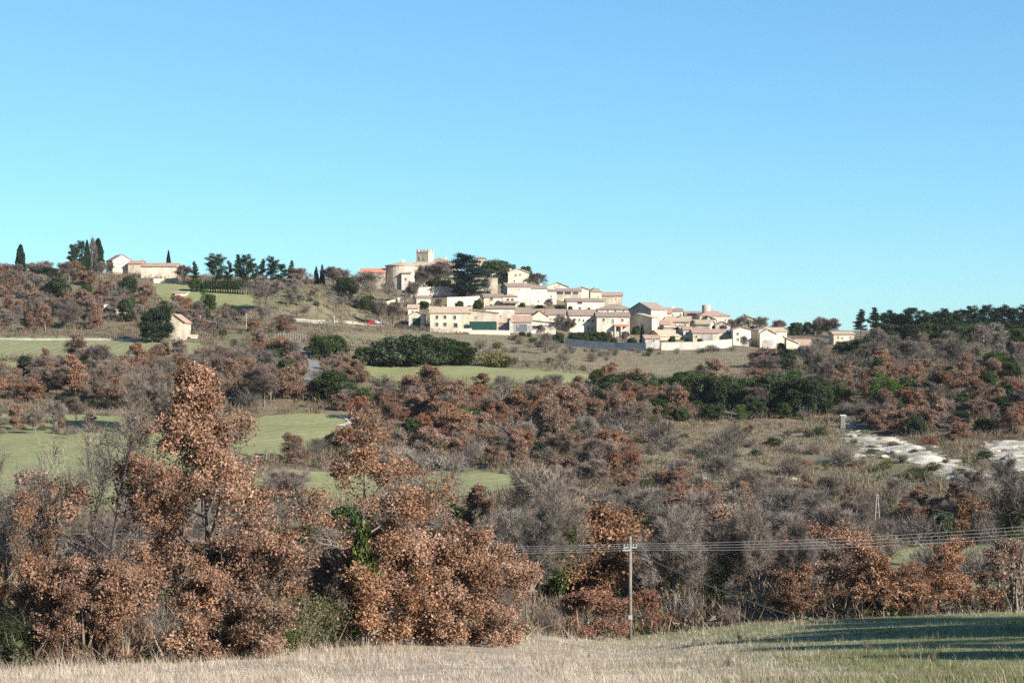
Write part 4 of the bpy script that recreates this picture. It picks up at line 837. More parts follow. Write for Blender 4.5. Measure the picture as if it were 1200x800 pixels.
wpost(391.5, 379, 370, 'short white post beside the village track', .13, 'white')
# lattice-like two-legged pylon in the valley wood
x, y, z = at(1028, 622); e = empty('electric_pylon', (x, y, z)); H = (622-578)*y/F
for s in (-1, 1):
    m = MB(); m.tube((s*.42,0,-.6),(s*.06,0,H),.085,.06,8); link('leg', m.mesh('leg', ['wood']), e)
for t in (.25, .5, .72, .9):
    m = MB(); hw = .42-.36*t; m.tube((-hw,0,H*t),(hw,0,H*t),.04,.04,6); link('cross_bar', m.mesh('cross_bar', ['wood']), e)
tag(e, 'slender two-legged electricity pylon rising from the valley wood', 'pylon')
# foreground line
def wirepole(px, d, top, label):
    x = (px-CX)/F*d; z = gz(x, d); H = (HY-top)/F*d-z; e = empty('utility_pole', (x, d, z))
    m = MB(); m.tube((0,0,-.8),(.0,0,H),.15,.105,12); link('shaft', m.mesh('shaft', ['polewood'], True), e)
    m = MB(); m.box((-.48,-.05,H-.84),(.48,.05,H-.75)); m.box((-.55,-.2,H-1.02),(-.02,-.13,H-.92)); arm = link('crossarm', m.mesh('crossarm', ['metal']), e)
    out = []
    for i, (u, v) in enumerate(((-.44,H-.745),(-.2,H-.745),(.2,H-.745),(.44,H-.745))):
        m = MB(); m.tube((u,0,v),(u,0,v+.06),.03,.03,6); m.tube((u,0,v+.06),(u,0,v+.13),.075,.06,10); m.tube((u,0,v+.13),(u,0,v+.22),.05,.03,10)
        link('insulator', m.mesh('insulator', ['porcelain'], False), arm); out.append((x+u, d, z+v+.2))
    m = MB(); m.box((-.14,-.2,1.6),(.14,-.165,1.9)); link('warning_plate', m.mesh('warning_plate', ['metal']), e)
    tag(e, label, 'pole'); return out, Vector((x, d, z)), H
pa, pb, pH = wirepole(738.5, 115, 628, 'wooden power pole standing at the edge of the dry meadow')
la, lb, _ = wirepole(26, 112, 604, 'wooden power pole hidden among the oaks at the left edge')
def sag(a, b, drop, r, n=26, mat='wire'):
    m = MB(); a = Vector(a); b = Vector(b); pts = [a.lerp(b, i/n)-Vector((0,0,drop*4*(i/n)*(1-i/n))) for i in range(n+1)]
    for p, q in zip(pts[:-1], pts[1:]): m.tube(p, q, r, r, 5, 0, False)
    return m
ORD4 = ['topmost', 'second from top', 'third from top', 'lowest']
for i in range(4):
    rx = (1560-CX)/F*120; far = (rx, 120+i*.4, (HY-(577+i*4.5))/F*120)
    o = link('power_line', sag(la[i], (pa[i][0], pa[i][1]+.0, pa[i][2]-i*.14), .75+.06*i, .013).mesh('power_line', ['wire']))
    tag(o, f'overhead wire left of the meadow pole, {ORD4[i]} of four', 'wire', 'wires of the power line')
    o = link('power_line', sag((pa[i][0], pa[i][1], pa[i][2]-i*.14), far, .85+.06*i, .013).mesh('power_line', ['wire']))
    tag(o, f'overhead wire right of the meadow pole, {ORD4[i]} of four', 'wire', 'wires of the power line')
g = at(958, 736); o = link('stay_cable', sag(pb+Vector((.12,0,pH-1.0)), ((958-CX)/F*119, 119, gz((958-CX)/F*119, 119)), .4, .05, 20, 'black').mesh('stay_cable', ['black']))
tag(o, 'thick dark cable slanting down from the meadow pole to the right', 'cable')
x0 = (1184-CX)/F*121; z0 = gz(x0, 121); hh = (HY-642)/F*121-z0; e = empty('leaning_post', (x0, 121, z0))
m = MB(); m.tube((0,0,-.6),(.07*hh*3,0,hh),.14,.10,10); link('shaft', m.mesh('shaft', ['darkbark'], True), e)
m = MB(); m.tube((.15*hh,0,hh*.72),(.15*hh-.5,.1,hh*.86),.05,.02,6); link('broken_branch', m.mesh('broken_branch', ['darkbark'], True), e)
tag(e, 'dark brown leaning post at the right edge of the meadow', 'post')
# guard rail by the valley road
a = at(1150, 667); b = at(1215, 664); e = empty('guard_rail', a); A = Vector(a); Bv = Vector(b); m = MB()
D_ = Bv-A; m.prism([(0,0,.5),(D_.x,D_.y,D_.z+.5),(D_.x,D_.y,D_.z+.82),(0,0,.82)], (0,.08,0)); link('rail', m.mesh('rail', ['metal']), e)
for k in range(9):
    p = D_*(k/8); m = MB(); m.box((p.x-.06,p.y+.085,p.z-.5),(p.x+.06,p.y+.2,p.z+.75)); link('post', m.mesh('post', ['metal']), e)
tag(e, 'grey steel guard rail along the valley road', 'guard rail')
# chain of thin fence stakes on the hillside track
x, y, z = at(326, 398); e = empty('stake_fence', (x, y, z))
for k in range(12):
    px = 326+k*2.9; q = at(px, 397+k*.25); m = MB(); m.tube((q[0]-x,q[1]-y,q[2]-z-.4),(q[0]-x,q[1]-y,q[2]-z+2.1),.07,.06,6); link('post', m.mesh('post', ['wood']), e)
m = MB()
for hh in (.6, 1.2, 1.8):
    for k in range(11):
        p = at(326+k*2.9, 397+k*.25); q = at(326+(k+1)*2.9, 397+(k+1)*.25)
        m.tube((p[0]-x,p[1]-y,p[2]-z+hh),(q[0]-x,q[1]-y,q[2]-z+hh),.035,.035,4,0,False)
link('wire_mesh', m.mesh('wire_mesh', ['wood']), e); tag(e, 'brown stake fence beside the lane below the village track', 'fence')
# signal box and little pillar on the chalk
x, y, z = at(987.5, 502); e = empty('stone_marker', (x, y, z)); H = 15*y/F
m = MB(); m.prism([(-.55,-.45,-.8),(.55,-.45,-.8),(.45,-.4,H),(-.45,-.4,H)], (0,.9,0)); link('pillar', m.mesh('pillar', ['polewood']), e)
m = MB(); m.box((-.6,-.5,H+.004),(.6,.55,H+.22)); link('cap', m.mesh('cap', ['concrete']), e); tag(e, 'pale concrete pillar at the top of the chalk slope', 'pillar')
x, y, z = at(1151, 583); e = empty('meter_box', (x, y, z)); m = MB(); m.box((-.7,-.35,-.4),(.7,.35,1.5)); link('cabinet', m.mesh('cabinet', ['white']), e)
m = MB(); m.box((-.45,-.38,.35),(.45,-.352,1.2)); link('door', m.mesh('door', ['shutter']), e); m = MB(); m.prism([(-.8,-.45,1.503),(.8,-.45,1.503),(.8,-.45,1.6),(-.8,-.45,1.6)], (0,.9,0)); link('roof', m.mesh('roof', ['concrete']), e)
tag(e, 'little white cabinet at the foot of the chalk slope', 'cabinet')
# loose blocks of chalk
rb = random.Random(5)
for i, (px, py, sz) in enumerate(((1000,512,1.4),(1012,520,1.1),(1024,524,1.6),(1038,536,1.3),(1052,531,1.7),(1120,556,1.5),(1140,566,1.2),(1010,535,1.0),(1165,530,1.4),(1182,538,1.7),(835,556,1.2),(929,563,1.3))):
    x, y, z = at(px, py); me = bpy.data.meshes.new('chalk_block'); 
    import bmesh
    bm = bmesh.new(); bmesh.ops.create_icosphere(bm, subdivisions=3, radius=sz*.6)
    for v in bm.verts:
        n = math.sin(v.co.x*2.1+i)*math.cos(v.co.y*2.7+2*i)+.5*math.sin(v.co.z*4.3+i*3)
        v.co *= 1+.16*n; v.co.x *= 1.5; v.co.z *= .55
    bm.to_mesh(me); bm.free(); me.materials.append(M['rock']); o = link('chalk_block', me); o.location = (x, y, z+.1); o.rotation_euler = (rb.uniform(-.2,.2), rb.uniform(-.2,.2), rb.uniform(0,6))
    PLACED.append([o, 'block', x, y, 1, 'on the chalk slope', None]); tag(o, None, 'rock', 'chalk blocks on the bare slope')
# ------------------------------------------------------------------ meadow in front
EDGE = [(-80,62),(0,62),(200,66),(320,72),(450,83),(600,96),(740,119),(880,121),(1050,121),(1200,122),(1300,122)]
def edge_d(px): return np.interp(px, [e[0] for e in EDGE], [e[1] for e in EDGE])
poly = [((px-CX)/F*d, d) for px, d in EDGE]
poly = [(-60,-25)]+[(-40,40)]+poly+[(70,60)]+[(60,-25)]
patch('meadow', poly, 'meadow', 2.0, .06, world=True)
def grass(name, n, seed, mat, dens, hgt, wid, label, kindpos):
    rng = np.random.default_rng(seed)
    d = 16*np.exp(rng.random(n)*math.log(126/16.)); u = rng.uniform(-60, 1260, n); x = (u-CX)/F*d
    # gather the blades in tussocks
    nc = n//12; j = rng.integers(0, nc, n); t = rng.random(n) < .7; hj = np.where(t, rng.lognormal(0, .45, nc)[j], .7)
    x = np.where(t, x[j]+rng.normal(0,.16,n), x); d = np.where(t, d[j]+rng.normal(0,.16,n), d); u = CX+F*x/d
    keep = dens(u, d, x, rng) & (d < edge_d(u)+1.5)
    x, d, u, hj = x[keep], d[keep], u[keep], hj[keep]; n = len(x); z = ground(x, d)+.03
    h = hgt(u, d, x, rng)*rng.uniform(.45, 1.25, n)*np.minimum(hj, 2.); a = rng.uniform(0, 6.283, n); wv = wid*(.5+d/70)
    lean = rng.normal(0, .42, (n,2))*h[:,None]-np.array([[.12,0]])*h[:,None]; cx, cy = np.cos(a)*wv*.5, np.sin(a)*wv*.5
    B0 = np.stack([x-cx, d-cy, z-.05], -1); B1 = np.stack([x+cx, d+cy, z-.05], -1)
    M0 = np.stack([x-cx*.7+lean[:,0]*.35, d-cy*.7+lean[:,1]*.35, z+h*.55], -1); M1 = np.stack([x+cx*.7+lean[:,0]*.35, d+cy*.7+lean[:,1]*.35, z+h*.55], -1)
    T = np.stack([x+lean[:,0], d+lean[:,1], z+h], -1)
    V = np.stack([B0,B1,M1,M0,T], 1).reshape(-1,3); i = np.arange(n)[:,None]*5
    o = link(name, mesh_np(name, V, [(i+np.array([[0,1,2,3]]), 0), (i+np.array([[3,2,4]]), 0)], [mat])); tag(o, label, None, None, 'stuff'); return o
def wavy(x, d): return np.sin(x*.7+np.sin(d*.31)*1.5)*.5+np.sin(d*.23+x*.17)*.5
def is_green(u, d, x, rng): return np.clip((u-740)/280+wavy(x,d)*.30-np.clip((d-92)/30,0,1.2)*.6, 0, 1)*np.clip((edge_d(u)-d)/14+.15, 0, 1)
grass('dry_grass', 260000, 3, 'straw', lambda u,d,x,r: r.random(len(u)) > is_green(u,d,x,r)*.93,
      lambda u,d,x,r: .17+.09*wavy(x,d)+.5*np.clip(1-(edge_d(u)-d)/16,0,1)*(r.random(len(u))**2*.9+.1), .0095, 'tall dry straw-coloured grass over the meadow', None)
grass('green_grass', 200000, 4, 'greengrass', lambda u,d,x,r: r.random(len(u)) < is_green(u,d,x,r)*.95+.04,
      lambda u,d,x,r: np.clip(.14+.06*wavy(x,d), .06, .3), .011, 'short green grass on the right of the meadow', None)

# ------------------------------------------------------------------ the trees one can point at
def hero(key, look, build_, H, W): LIB[key] = [(*build_, H, W)]; NAME[key] = look
lib('nearbare', [(*v_shrub(703, 2, 2.6, n=4500, width=.011), 2, 2.7)]); NAME['nearbare'] = 'bare_shrub'; LOOK['nearbare'] = 'grey shrub'
lib('neardark', [(*v_shrub(701, 2, 2.6, leaf='holm', n=7000, size=.085), 2, 2.7)]); lib('nearolive', [(*v_shrub(702, 2, 2.6, leaf='olive', n=6000, size=.075), 2, 2.7)])
NAME['neardark'] = NAME['nearolive'] = 'green_shrub'; LOOK['neardark'] = LOOK['nearolive'] = 'green shrub'
HK = dict(jit=(.035,.16,.22,.25), nseg=(13,5,4,2), nb=(2.2,1.35,1.2), ratio=(.4,.46,.46), ends=True)
hero('hero_a', 'russet_oak', v_oak(41, 12, 6.6, asym=.08, per=60, size=.122, sig=.2, bare=.02, low=.04, env='spire', bark='darkbark', r0=.17, **HK), 12, 6.2)
hero('hero_b', 'russet_oak', v_oak(12, 10, 6.5, per=50, size=.118, sig=.19, bare=.4, topbare=.45, low=.08, env='ragged', bark='darkbark', r0=.15, **HK), 10, 6)
hero('hero_c', 'russet_oak', v_oak(13, 10, 6.5, per=50, size=.118, sig=.19, bare=.3, topbare=.3, low=.06, env='flame', bark='darkbark', r0=.14, **HK), 10, 6)
hero('hero_d', 'russet_oak', v_oak(14, 10.6, 7.2, per=56, size=.122, sig=.2, bare=.25, topbare=.35, low=.05, env='spire', bark='bark', r0=.15, **HK), 10.6, 7)
HK2 = dict(nseg=(9,5,4,2), nb=(2.6,1.4,1.2), ratio=(.4,.46,.46), ends=True)
hero('hero_e', 'russet_oak', v_oak(15, 5.5, 5.8, per=54, size=.122, sig=.19, bare=.15, low=.05, env='dome', bark='darkbark', r0=.09, **HK2), 5.5, 5.6)
hero('hero_g', 'russet_oak', v_oak(25, 5.5, 6, per=54, size=.122, sig=.19, bare=.1, low=.05, env='ragged', r0=.09, **HK2), 5.5, 5.6)
hero('hero_f', 'russet_oak', v_oak(16, 6.5, 7.5, per=28, size=.17, sig=.19, bare=.1, low=.05, env='wide', bark='darkbark', r0=.10, **HK2), 6.5, 7)
hero('hero_bare', 'bare_tree', v_bare(17, 9, 6.5, ntw=7, length=.55, width=.026), 9, 6.5)
hero('hero_dark', 'bare_tree', v_bare(27, 9, 5, ntw=2, length=.5, width=.018, bark='darkbark', rmin=.016, nb=(1.8,1.5,1.4)), 9, 5)
hero('hero_bare2', 'bare_tree', v_bare(18, 9, 5.5, tw='mauve', ntw=7, length=.55, width=.026), 9, 5.5)
hero('hero_ivy', 'ivy_clad_tree', v_bare(19, 9, 5.5, ntw=6, length=.55, width=.026, ivy=.72), 9, 5.5)
hero('oldoak', 'bare_tree', v_bare(20, 10, 15, ntw=7, length=.9, width=.05, trunk=.5, bark='darkbark'), 10, 15)
hero('cedar', 'cedar_tree', v_cedar(5), 18, 20)
hero('sapling', 'young_sapling', v_shrub(77, 2, .8, leaf='russet', n=300, size=.09), 2, 1)
for k in ('hero_a','hero_b','hero_c','hero_d','hero_e','hero_f','hero_g','oldoak','cedar','hero_bare','hero_bare2','hero_ivy','hero_dark','sapling'): LOOK[k] = {'hero_dark':'dark-trunked bare tree','hero_bare':'grey leafless tree','hero_bare2':'mauve-twigged leafless tree','hero_ivy':'ivy-wrapped leafless tree','sapling':'thin rust-leaved sapling'}.get(k, 'russet-leaved oak')
G1 = 'oaks along the edge of the meadow'
def T(kind, px, d, top, wide, label=None, **kw): return plant_px(kind, px, None, top, wide, d=d, label=label, **kw)
T('hero_a', 245, 68, 432, 1.0, 'tall narrow russet oak reaching highest at the meadow edge', group=G1, rz=.4)
T('hero_e', 292, 67.5, 610, .85, 'dense russet oak tucked against the right foot of the tallest oak', group=G1, rz=1.)
T('hero_g', 262, 66.6, 652, .85, 'low russet oak in front of the tallest oak trunk', group=G1, rz=2.5)
T('hero_b', 118, 66, 478, 1.0, 'half-bare russet oak left of the tallest oak, trunk showing dark', group=G1, rz=1.3)
T('hero_c', 30, 66, 560, .8, 'russet oak cut by the left edge of the photo', group=G1, rz=.2)
T('hero_g', 152, 65, 655, .75, 'low russet oak between the half-bare oak and the tallest oak', group=G1, rz=3.2)
for i, (px, d, top) in enumerate(((60,72,496),(92,78,484),(166,76,498),(8,74,512))):
    T('hero_dark', px, d, top, .85, 'dark-trunked bare tree among the left-hand oaks, '+('second from the left','third from the left','rightmost','leftmost')[i], rz=i*1.7)
T('hero_g', 85, 65, 650, .8, 'low bushy russet oak under the half-bare oak', group=G1, rz=4.0)
T('hero_d', 424, 78, 482, 1.0, 'large russet oak with an ivied trunk and thin top, right of the tallest', group=G1, rz=.9)
iv = v_shrub(83, 2, 1.0, leaf='ivy', n=1500, size=.16)
LIB['ivy'] = [(*iv, 2, 1.0)]; NAME['ivy'] = 'ivy'; LOOK['ivy'] = 'green ivy'
T('ivy', 427, 77.3, 622, .42, 'green ivy climbing the trunk of the large thin-topped oak', rz=1.)
T('hero_e', 470, 80, 610, 1.1, 'full russet oak at the right foot of the ivied oak', group=G1, rz=2.0)
T('hero_g', 520, 82, 622, .95, 'rounded russet oak between the ivied oak and the rightmost low oak', group=G1, rz=5.0)
T('hero_e', 575, 84, 640, .95, 'low russet oak ending the left-hand oak row near the wires', group=G1, rz=.6)
T('hero_ivy', 655, 128, 575, 1.0, 'ivy-hung tree between the low oak row and the meadow pole', rz=.5)
T('russet', 690, 132, 585, 1.0, 'russet oak just left of the meadow pole, behind the wires', rz=.5, variant=2)
T('hero_bare', 618, 122, 590, 1.0, 'bare tree behind the left span of the overhead wires', rz=1.5)
T('rust', 690, 112, 690, 1.7, 'low rust-red oak bush left of the foot of the meadow pole', rz=.4)
T('rust', 755, 121, 690, 1.2, 'low rust-red oak bush behind the foot of the meadow pole', rz=1.4)
T('hero_bare2', 790, 128, 600, 1.1, 'mauve leafless tree right of the meadow pole', rz=.1)
T('hero_ivy', 842, 130, 612, .95, 'ivy-darkened tree under the slanting cable', rz=2.1)
T('hero_bare', 893, 128, 598, .95, 'bare tree right of the ivy-darkened tree under the wires', rz=3.)
T('hero_bare2', 940, 130, 612, .9, 'thin mauve tree left of the broad russet oak', rz=4.)
T('russet', 925, 124, 660, 1.1, 'small russet oak between bare trees left of the broad russet oak', rz=4., variant=0)
T('hero_f', 1018, 124, 620, 1.0, 'broad russet oak standing alone at the meadow edge on the right', group=G1, rz=.8)
T('hero_f', 1098, 125, 628, 1.05, 'second broad russet oak, touching the lone one on its right', group=G1, rz=2.9)
T('hero_f', 1060, 122, 660, .9, 'low russet oak between the two broad right-hand oaks', group=G1, rz=4.4)
T('ivied', 1182, 172, 562, .9, 'dark ivy-smothered tree at the right edge above the guard rail', rz=1.)
T('sapling', 1192, 121, 645, 1.2, 'thin rust-brown sapling at the right edge of the meadow', rz=1.)
for i, (px, d, top, lb, k) in enumerate(((345,74,694,'ochre-green juniper bush in the gap between the two big oaks','nearolive'),(368,76,704,'dark green bush right of the ochre juniper','neardark'),
        (318,70,722,'dark low bush at the right foot of the tallest oak','neardark'),(10,64,722,'dark green bush at the left edge under the oaks','neardark'),(60,66,700,'grey brushwood under the half-bare oak','nearbare'),
        (185,66.5,702,'grey brushwood left of the tallest oak trunk','nearbare'),(640,104,715,'bare mauve thorn bush at the meadow edge left of the pole','mauveshrub'),(805,123,700,'bare grey thorn bush below the slanting cable','bareshrub'),
        (1165,124,690,'russet bush right of the broad oaks by the guard rail','russetshrub'),(855,122,712,'mauve thorn bush at the meadow edge right of the pole','mauveshrub'),(1135,124,700,'grey thorn bush at the right foot of the broad oaks','bareshrub'))):
    T(k, px, d, top, 1.0, lb, rz=i*1.1)
for i, (px, d, top) in enumerate(((352,80,640),(372,84,628),(338,84,645))):
    T('hero_bare' if i != 1 else 'hero_bare2', px, d, top, .8, 'small bare tree in the gap between the tallest and the ivied oak, '+('left','right','back')[i]+' one', rz=i*2.)
LIB['weed'] = [(*v_shrub(81, 2, 1.3, leaf='brush', n=260, size=.10), 2, 1.3)]; NAME['weed'] = 'meadow_weed'; LOOK['weed'] = 'dead brown weed'
for i, (px, d, h, lb) in enumerate(((1015,62,.55,'dead brown weed in the green part of the meadow, right of its middle'),(866,98,.8,'dark dead weed by the long shadow on the meadow'),(690,72,.4,'small dead weed in the dry grass below the pole'),(855,50,.5,'brown weed tuft at the bottom of the photo'),(1095,48,.5,'brown weed tuft near the bottom right corner'),(410,66,.45,'small dead weed in the dry grass at the left'))):
    plant('weed', (px-CX)/F*d, d, h, 1., label=lb)
for i, (x, y, H, wd) in enumerate(((33,66,11,1.5),(37,80,10,1.2),(27,44,7,1.5),(30,54,9,1.5),(44,96,11,1.3),(35,73,10,1.3),(40,88,10,1.2),(46,103,11,1.2))):
    plant(('holm','ivied','holm','russet','bare','holm','russet','ivied')[i], x, y, H, wd, label=f'tree just outside the right edge, shading the meadow, {["fourth","sixth","nearest","second","eighth","fifth","seventh","farthest"][i]} of the row')

# ------------------------------------------------------------------ trees and bushes of the village and the ridges
VT = 'garden trees of the hilltop village'
T('cedar', 547, at(545,347)[1]-4, 300, 1.0, 'great dark cedar spreading over the castle garden', rz=.3)
def VP(kind, px, py, top, wide, label, **kw): return plant_px(kind, px, py, top, wide, label=label, group=VT, **kw)
VP('holm', 545, 347, 329, 1.1, 'dark evergreen bush at the foot of the great cedar')
VP('holm', 581, 329, 303, 1.5, 'flat-topped evergreen right of the great cedar, behind the grey roof')
VP('holm', 508, 338, 327, 1.6, 'dark hedge-like bush above the bright retaining wall, left end')
VP('holm', 522, 338, 327, 1.6, 'dark hedge-like bush above the bright retaining wall, right end')
for i, (px, py, top, lb) in enumerate(((503,336,311,'first bare tree before the long castle range'),(514,336,307,'second bare tree before the long castle range'),(527,335,307,'third bare tree before the long castle range'),(486,357,330,'bare tree at the corner of the bright retaining wall'))):
    VP('mauve', px, py, top, 1.1, lb)
VP('bare', 441, 360, 318, 1.35, 'big grey bare tree in front of the red-roofed castle wing')
VP('bare', 457, 356, 328, 1.1, 'bare tree below the round bastion')
VP('holm', 428, 364, 345, 1.3, 'dark evergreen under the big grey bare tree, left of the bastion')
VP('mauve', 446, 383, 352, 1.25, 'mauve bare tree at the start of the village houses, right of the red car')
VP('mauve', 460, 383, 354, 1.2, 'mauve bare tree left of the white barn')
VP('bare', 572, 345, 324, 1.0, 'single bare tree in front of the blank terrace house')
VP('holm', 616, 333, 311, .9, 'green tree behind the tall stone gable house')
VP('mauve', 628, 340, 320, 1.3, 'mauve bare tree on the skyline right of the stone gable house')
VP('holm', 560, 362, 351, 1.2, 'green bush left of the joined pair of cream houses')
VP('holm', 632, 362, 356.5, 2.2, 'clipped green hedge under the grey-stained stone house')
VP('holm', 711, 358, 350, 1.2, 'green garden bush below the house ending the skyline, left one')
VP('holm', 720, 358, 350, 1.3, 'green garden bush below the house ending the skyline, right one')
VP('bare', 651, 393, 368, 1.0, 'bare tree before the grey-stained house below the loggia house')
VP('mauve', 665, 393, 373, 1.0, 'mauve bare tree left of the hedge of the five-window house')
for i, px in enumerate((644, 655, 676, 686, 697, 706)):
    VP('holm', px, 404, 388 if i > 1 else 390, 1.35, f'dark clipped hedge block above the panel fence, {["first","second","third","fourth","fifth","sixth"][i]} from the left')
VP('holm', 719, 405, 395, 1.1, 'dark bush below the terracotta porch')
VP('mauve', 712, 404, 388, .9, 'bare shrub tree left of the terracotta porch')
VP('mauve', 733, 404, 388, .9, 'bare shrub tree before the terracotta porch, right side')
VP('holm', 741, 404, 395, 1.2, 'dark bush right of the terracotta porch')
VP('cypress', 752.5, 404, 379, 1.2, 'green upright tree before the shaded corner house')
VP('holm', 788, 403, 393, 1.2, 'round dark bush above the garden wall beside the pink-roofed shed')
VP('holm', 806, 403, 395, 1.2, 'round dark bush above the garden wall before the small white house')
VP('holm', 820, 403, 396, 1.0, 'round dark bush above the garden wall before the veranda')
VP('holm', 834, 384, 372, .8, 'dark bush beside the white half-gable')
VP('bare', 872, 411, 393, 1.0, 'bare tree in front of the tall white house with two windows')
VP('bare', 888, 392, 371, 1.6, 'leafless tree crown behind the big cream gable')
VP('bare', 876, 390, 368, 1.5, 'grey tree crown on the skyline behind the big cream gable')
VP('mauve', 913, 394, 375, 1.2, 'bare skyline tree right of the big cream gable')
VP('holm', 932, 393, 377, 1.2, 'dark skyline evergreen, first one right of the village')
VP('holm', 946, 392, 376, 1.0, 'dark skyline evergreen, second one right of the village')
VP('holm', 962, 392, 373, 1.1, 'dark skyline evergreen, third one right of the village')
VP('bare', 955, 394, 371, 1.2, 'grey bare skyline tree between dark evergreens right of the village')
VP('mauve', 974, 394, 373, 1.2, 'mauve bare skyline tree left of the right-hand pines')
VP('holm', 915, 412, 401, 1.1, 'dark bush between the white gable house and the last house')
VP('mauve', 930, 418, 408, 1.4, 'mauve shrub tree under the last house of the row')
VP('mauve', 950, 419, 406, 1.5, 'mauve shrub tree right of the last house of the row')
for k, px, py, top, wd, lb in (('holm',604,377,369,1.2,'dark bush between the long white house and the salmon garage roof'),('mauve',585,362,352,.9,'small bare tree between the two halves of the joined pair'),('holm',612,362,354,1.1,'dark bush at the foot of the tall bright white house'),
   ('mauve',643,362,350,1.1,'bare tree at the corner of the grey-stained stone house'),('holm',657,366,357,1.2,'dark bush below the plain white house left of the loggia'),('mauve',690,371,361,.9,'bare tree between the wide-window house and the five-window house'),
   ('holm',668,366,358,.9,'dark bush at the left end of the long wide-window house'),('mauve',634,392,380,.9,'bare tree before the sloping carport'),('holm',612,394,388,1.3,'dark low hedge before the grey garage, left part'),('holm',620,395,389,1.3,'dark low hedge before the grey garage, right part'),
   ('holm',746,392,381,1.0,'dark tree in the shade of the corner house'),('mauve',776,392,380,.9,'bare tree before the low pinkish-roofed house'),('holm',797,390,381,1.1,'dark tree between the jumbled pale roofs'),('mauve',812,388,375,1.1,'bare tree left of the round-capped house'),
   ('holm',850,404,396,1.2,'dark bush by the shaded cream house'),('mauve',846,392,380,1.0,'bare tree before the grey rendered gable'),('holm',894,398,388,.9,'dark tree in the gap beside the tall white two-storey house'),('mauve',858,390,374,1.0,'bare tree right of the round-capped house'),
   ('holm',497,362,352,1.2,'dark bush before the small brown stone house'),('mauve',515,362,349,1.3,'grey bare tree below the bright retaining wall'),('holm',538,363,352,1.2,'dark bush below the lower retaining wall'),('bare',475,362,344,1.0,'bare tree under the corner of the round bastion')):
    VP(k, px, py, top, wd, lb)
# ridge, from the left
RG = 'trees along the left ridge'
def RP(kind, px, py, top, wide, label, **kw): return plant_px(kind, px, py, top, wide, label=label, group=RG, **kw)
RP('cypress', 24, 322, 286, 1.25, 'lone stout cypress standing up from the left ridge', variant=1)
RP('pine', 84, 322, 286, .75, 'dark conifer at the left of the cypress clump by the farm')
RP('pine', 93, 322, 283, .8, 'second dark conifer of the cypress clump by the farm', variant=1)
RP('cypress', 102, 322, 281, 1.2, 'slim cypress in the middle of the clump by the farm', variant=0)
RP('bare', 108, 322, 279, .35, 'thin dead tree spire beside the tallest cypress by the farm')
RP('cypress', 115, 322, 279, 1.25, 'tallest cypress, next to the farmhouse gable', variant=1)
RP('cypress', 197.5, 324, 293, 1.1, 'pointed cypress behind the long barn of the ridge farm', variant=0)
RP('mauve', 216, 333, 311, 1.2, 'mauve bare tree right of the long barn')
RP('pine', 228, 335, 306, .8, 'small dark conifer right of the long barn')
RP('holm', 230, 342, 325, .8, 'dark bush at the left end of the sapling row')
for i, (px, top, wd, v) in enumerate(((253,298,1.15,1),(268,305,.75,0),(279,298,.8,2),(289,299,.85,1),(299,308,.85,3),(308,303,.8,0),(319,301,.85,1),(331,309,1.0,3),(341.6,305,.8,2))):
    RP('pine', px, 335, top, wd, 'ridge pine in the long row right of the farm, '+['first and broadest','second, low and thin','third','fourth','fifth, rather low','sixth','seventh, tall','eighth, low and broad','last'][i], variant=v)
for i in range(20):
    px = 238+i*2.9
    plant_px('cypress', px, 343+i*.15, 327-(i % 3), .42, variant=i % 3, zone='in the planted row below the ridge pines', group='young cypresses planted in a row')
for i, px in enumerate((246, 258, 270, 282)): RP('darkshrub', px, 339, 329, 1.5, f'dark hedge bush behind the planted row below the pines, {["leftmost","second","third","rightmost"][i]}')
RP('oldoak', 310, 366, 325, 1.05, 'wide old bare oak with a dark forked trunk below the ridge pines', rz=.7)
RP('cypress', 370.5, 334, 312, 1.5, 'left one of a pair of pointed cypresses on the ridge', variant=0)
RP('cypress', 377.5, 335, 309.5, 1.35, 'right one of a pair of pointed cypresses on the ridge', variant=2)
for i, (px, top) in enumerate(((354,314),(391,313),(400,314),(362,326))): RP('mauve', px, 338, top, 1.4, 'mauve bare tree '+['left of the pair of cypresses','right of the pair of cypresses','second right of the pair of cypresses','in front of the pair of cypresses'][i])
RP('holm', 407, 346, 323, 1.1, 'rounded green tree on the ridge left of the castle')
RP('pine', 178, 402, 360, 1.3, 'big dark conifer left of the field house, front one', variant=3)
RP('pine', 189, 402, 357, 1.2, 'big dark conifer against the field house', variant=3)
RP('pine', 197, 403, 367, .8, 'dark narrow conifer at the corner of the field house', variant=2)
RP('pine', 172, 401, 369, 1.0, 'dark conifer at the left of the field house clump', variant=1)
RP('holm', 247, 365, 343, .7, 'upright green tree below the sapling row')
RP('brightpine', 240, 362, 340, .7, 'yellow-green pine below the sapling row')
RP('holm', 151, 376, 347, .8, 'dark evergreen left of the white-roofed shed')
for i, px in enumerate((58, 68)): RP('holm', px, 336+i*16, 312+i*12, 1.3, 'dark green tree among brown oaks on the far left slope, '+('upper' if i == 0 else 'lower')+' one')
RP('holm', 383, 421, 390, 1.35, 'round evergreen oak by the lane, left of the evergreen row')
RP('holm', 396, 420, 394, .95, 'green oak touching the round one by the lane')
RP('holm', 340, 417, 405, 1.1, 'small dark bush at the bend of the lane')
for i, (px, top) in enumerate(((426,404),(452,397),(468,392),(487,390),(506,394),(524,395),(541,399))):
    RP('holm', px, 428, top, 1.5 if i else .9, 'evergreen oak in the dark row above the long green field, '+['first and smallest','second','third','fourth, tallest','fifth','sixth','last'][i])
RP('oliveshrub', 578, 430, 412, 1.4, 'olive-green bush right of the dark evergreen row')
RP('darkshrub', 590, 431, 418, 1.3, 'small dark bush right of the olive-green one')
PW = 'pines of the right-hand pinewood'
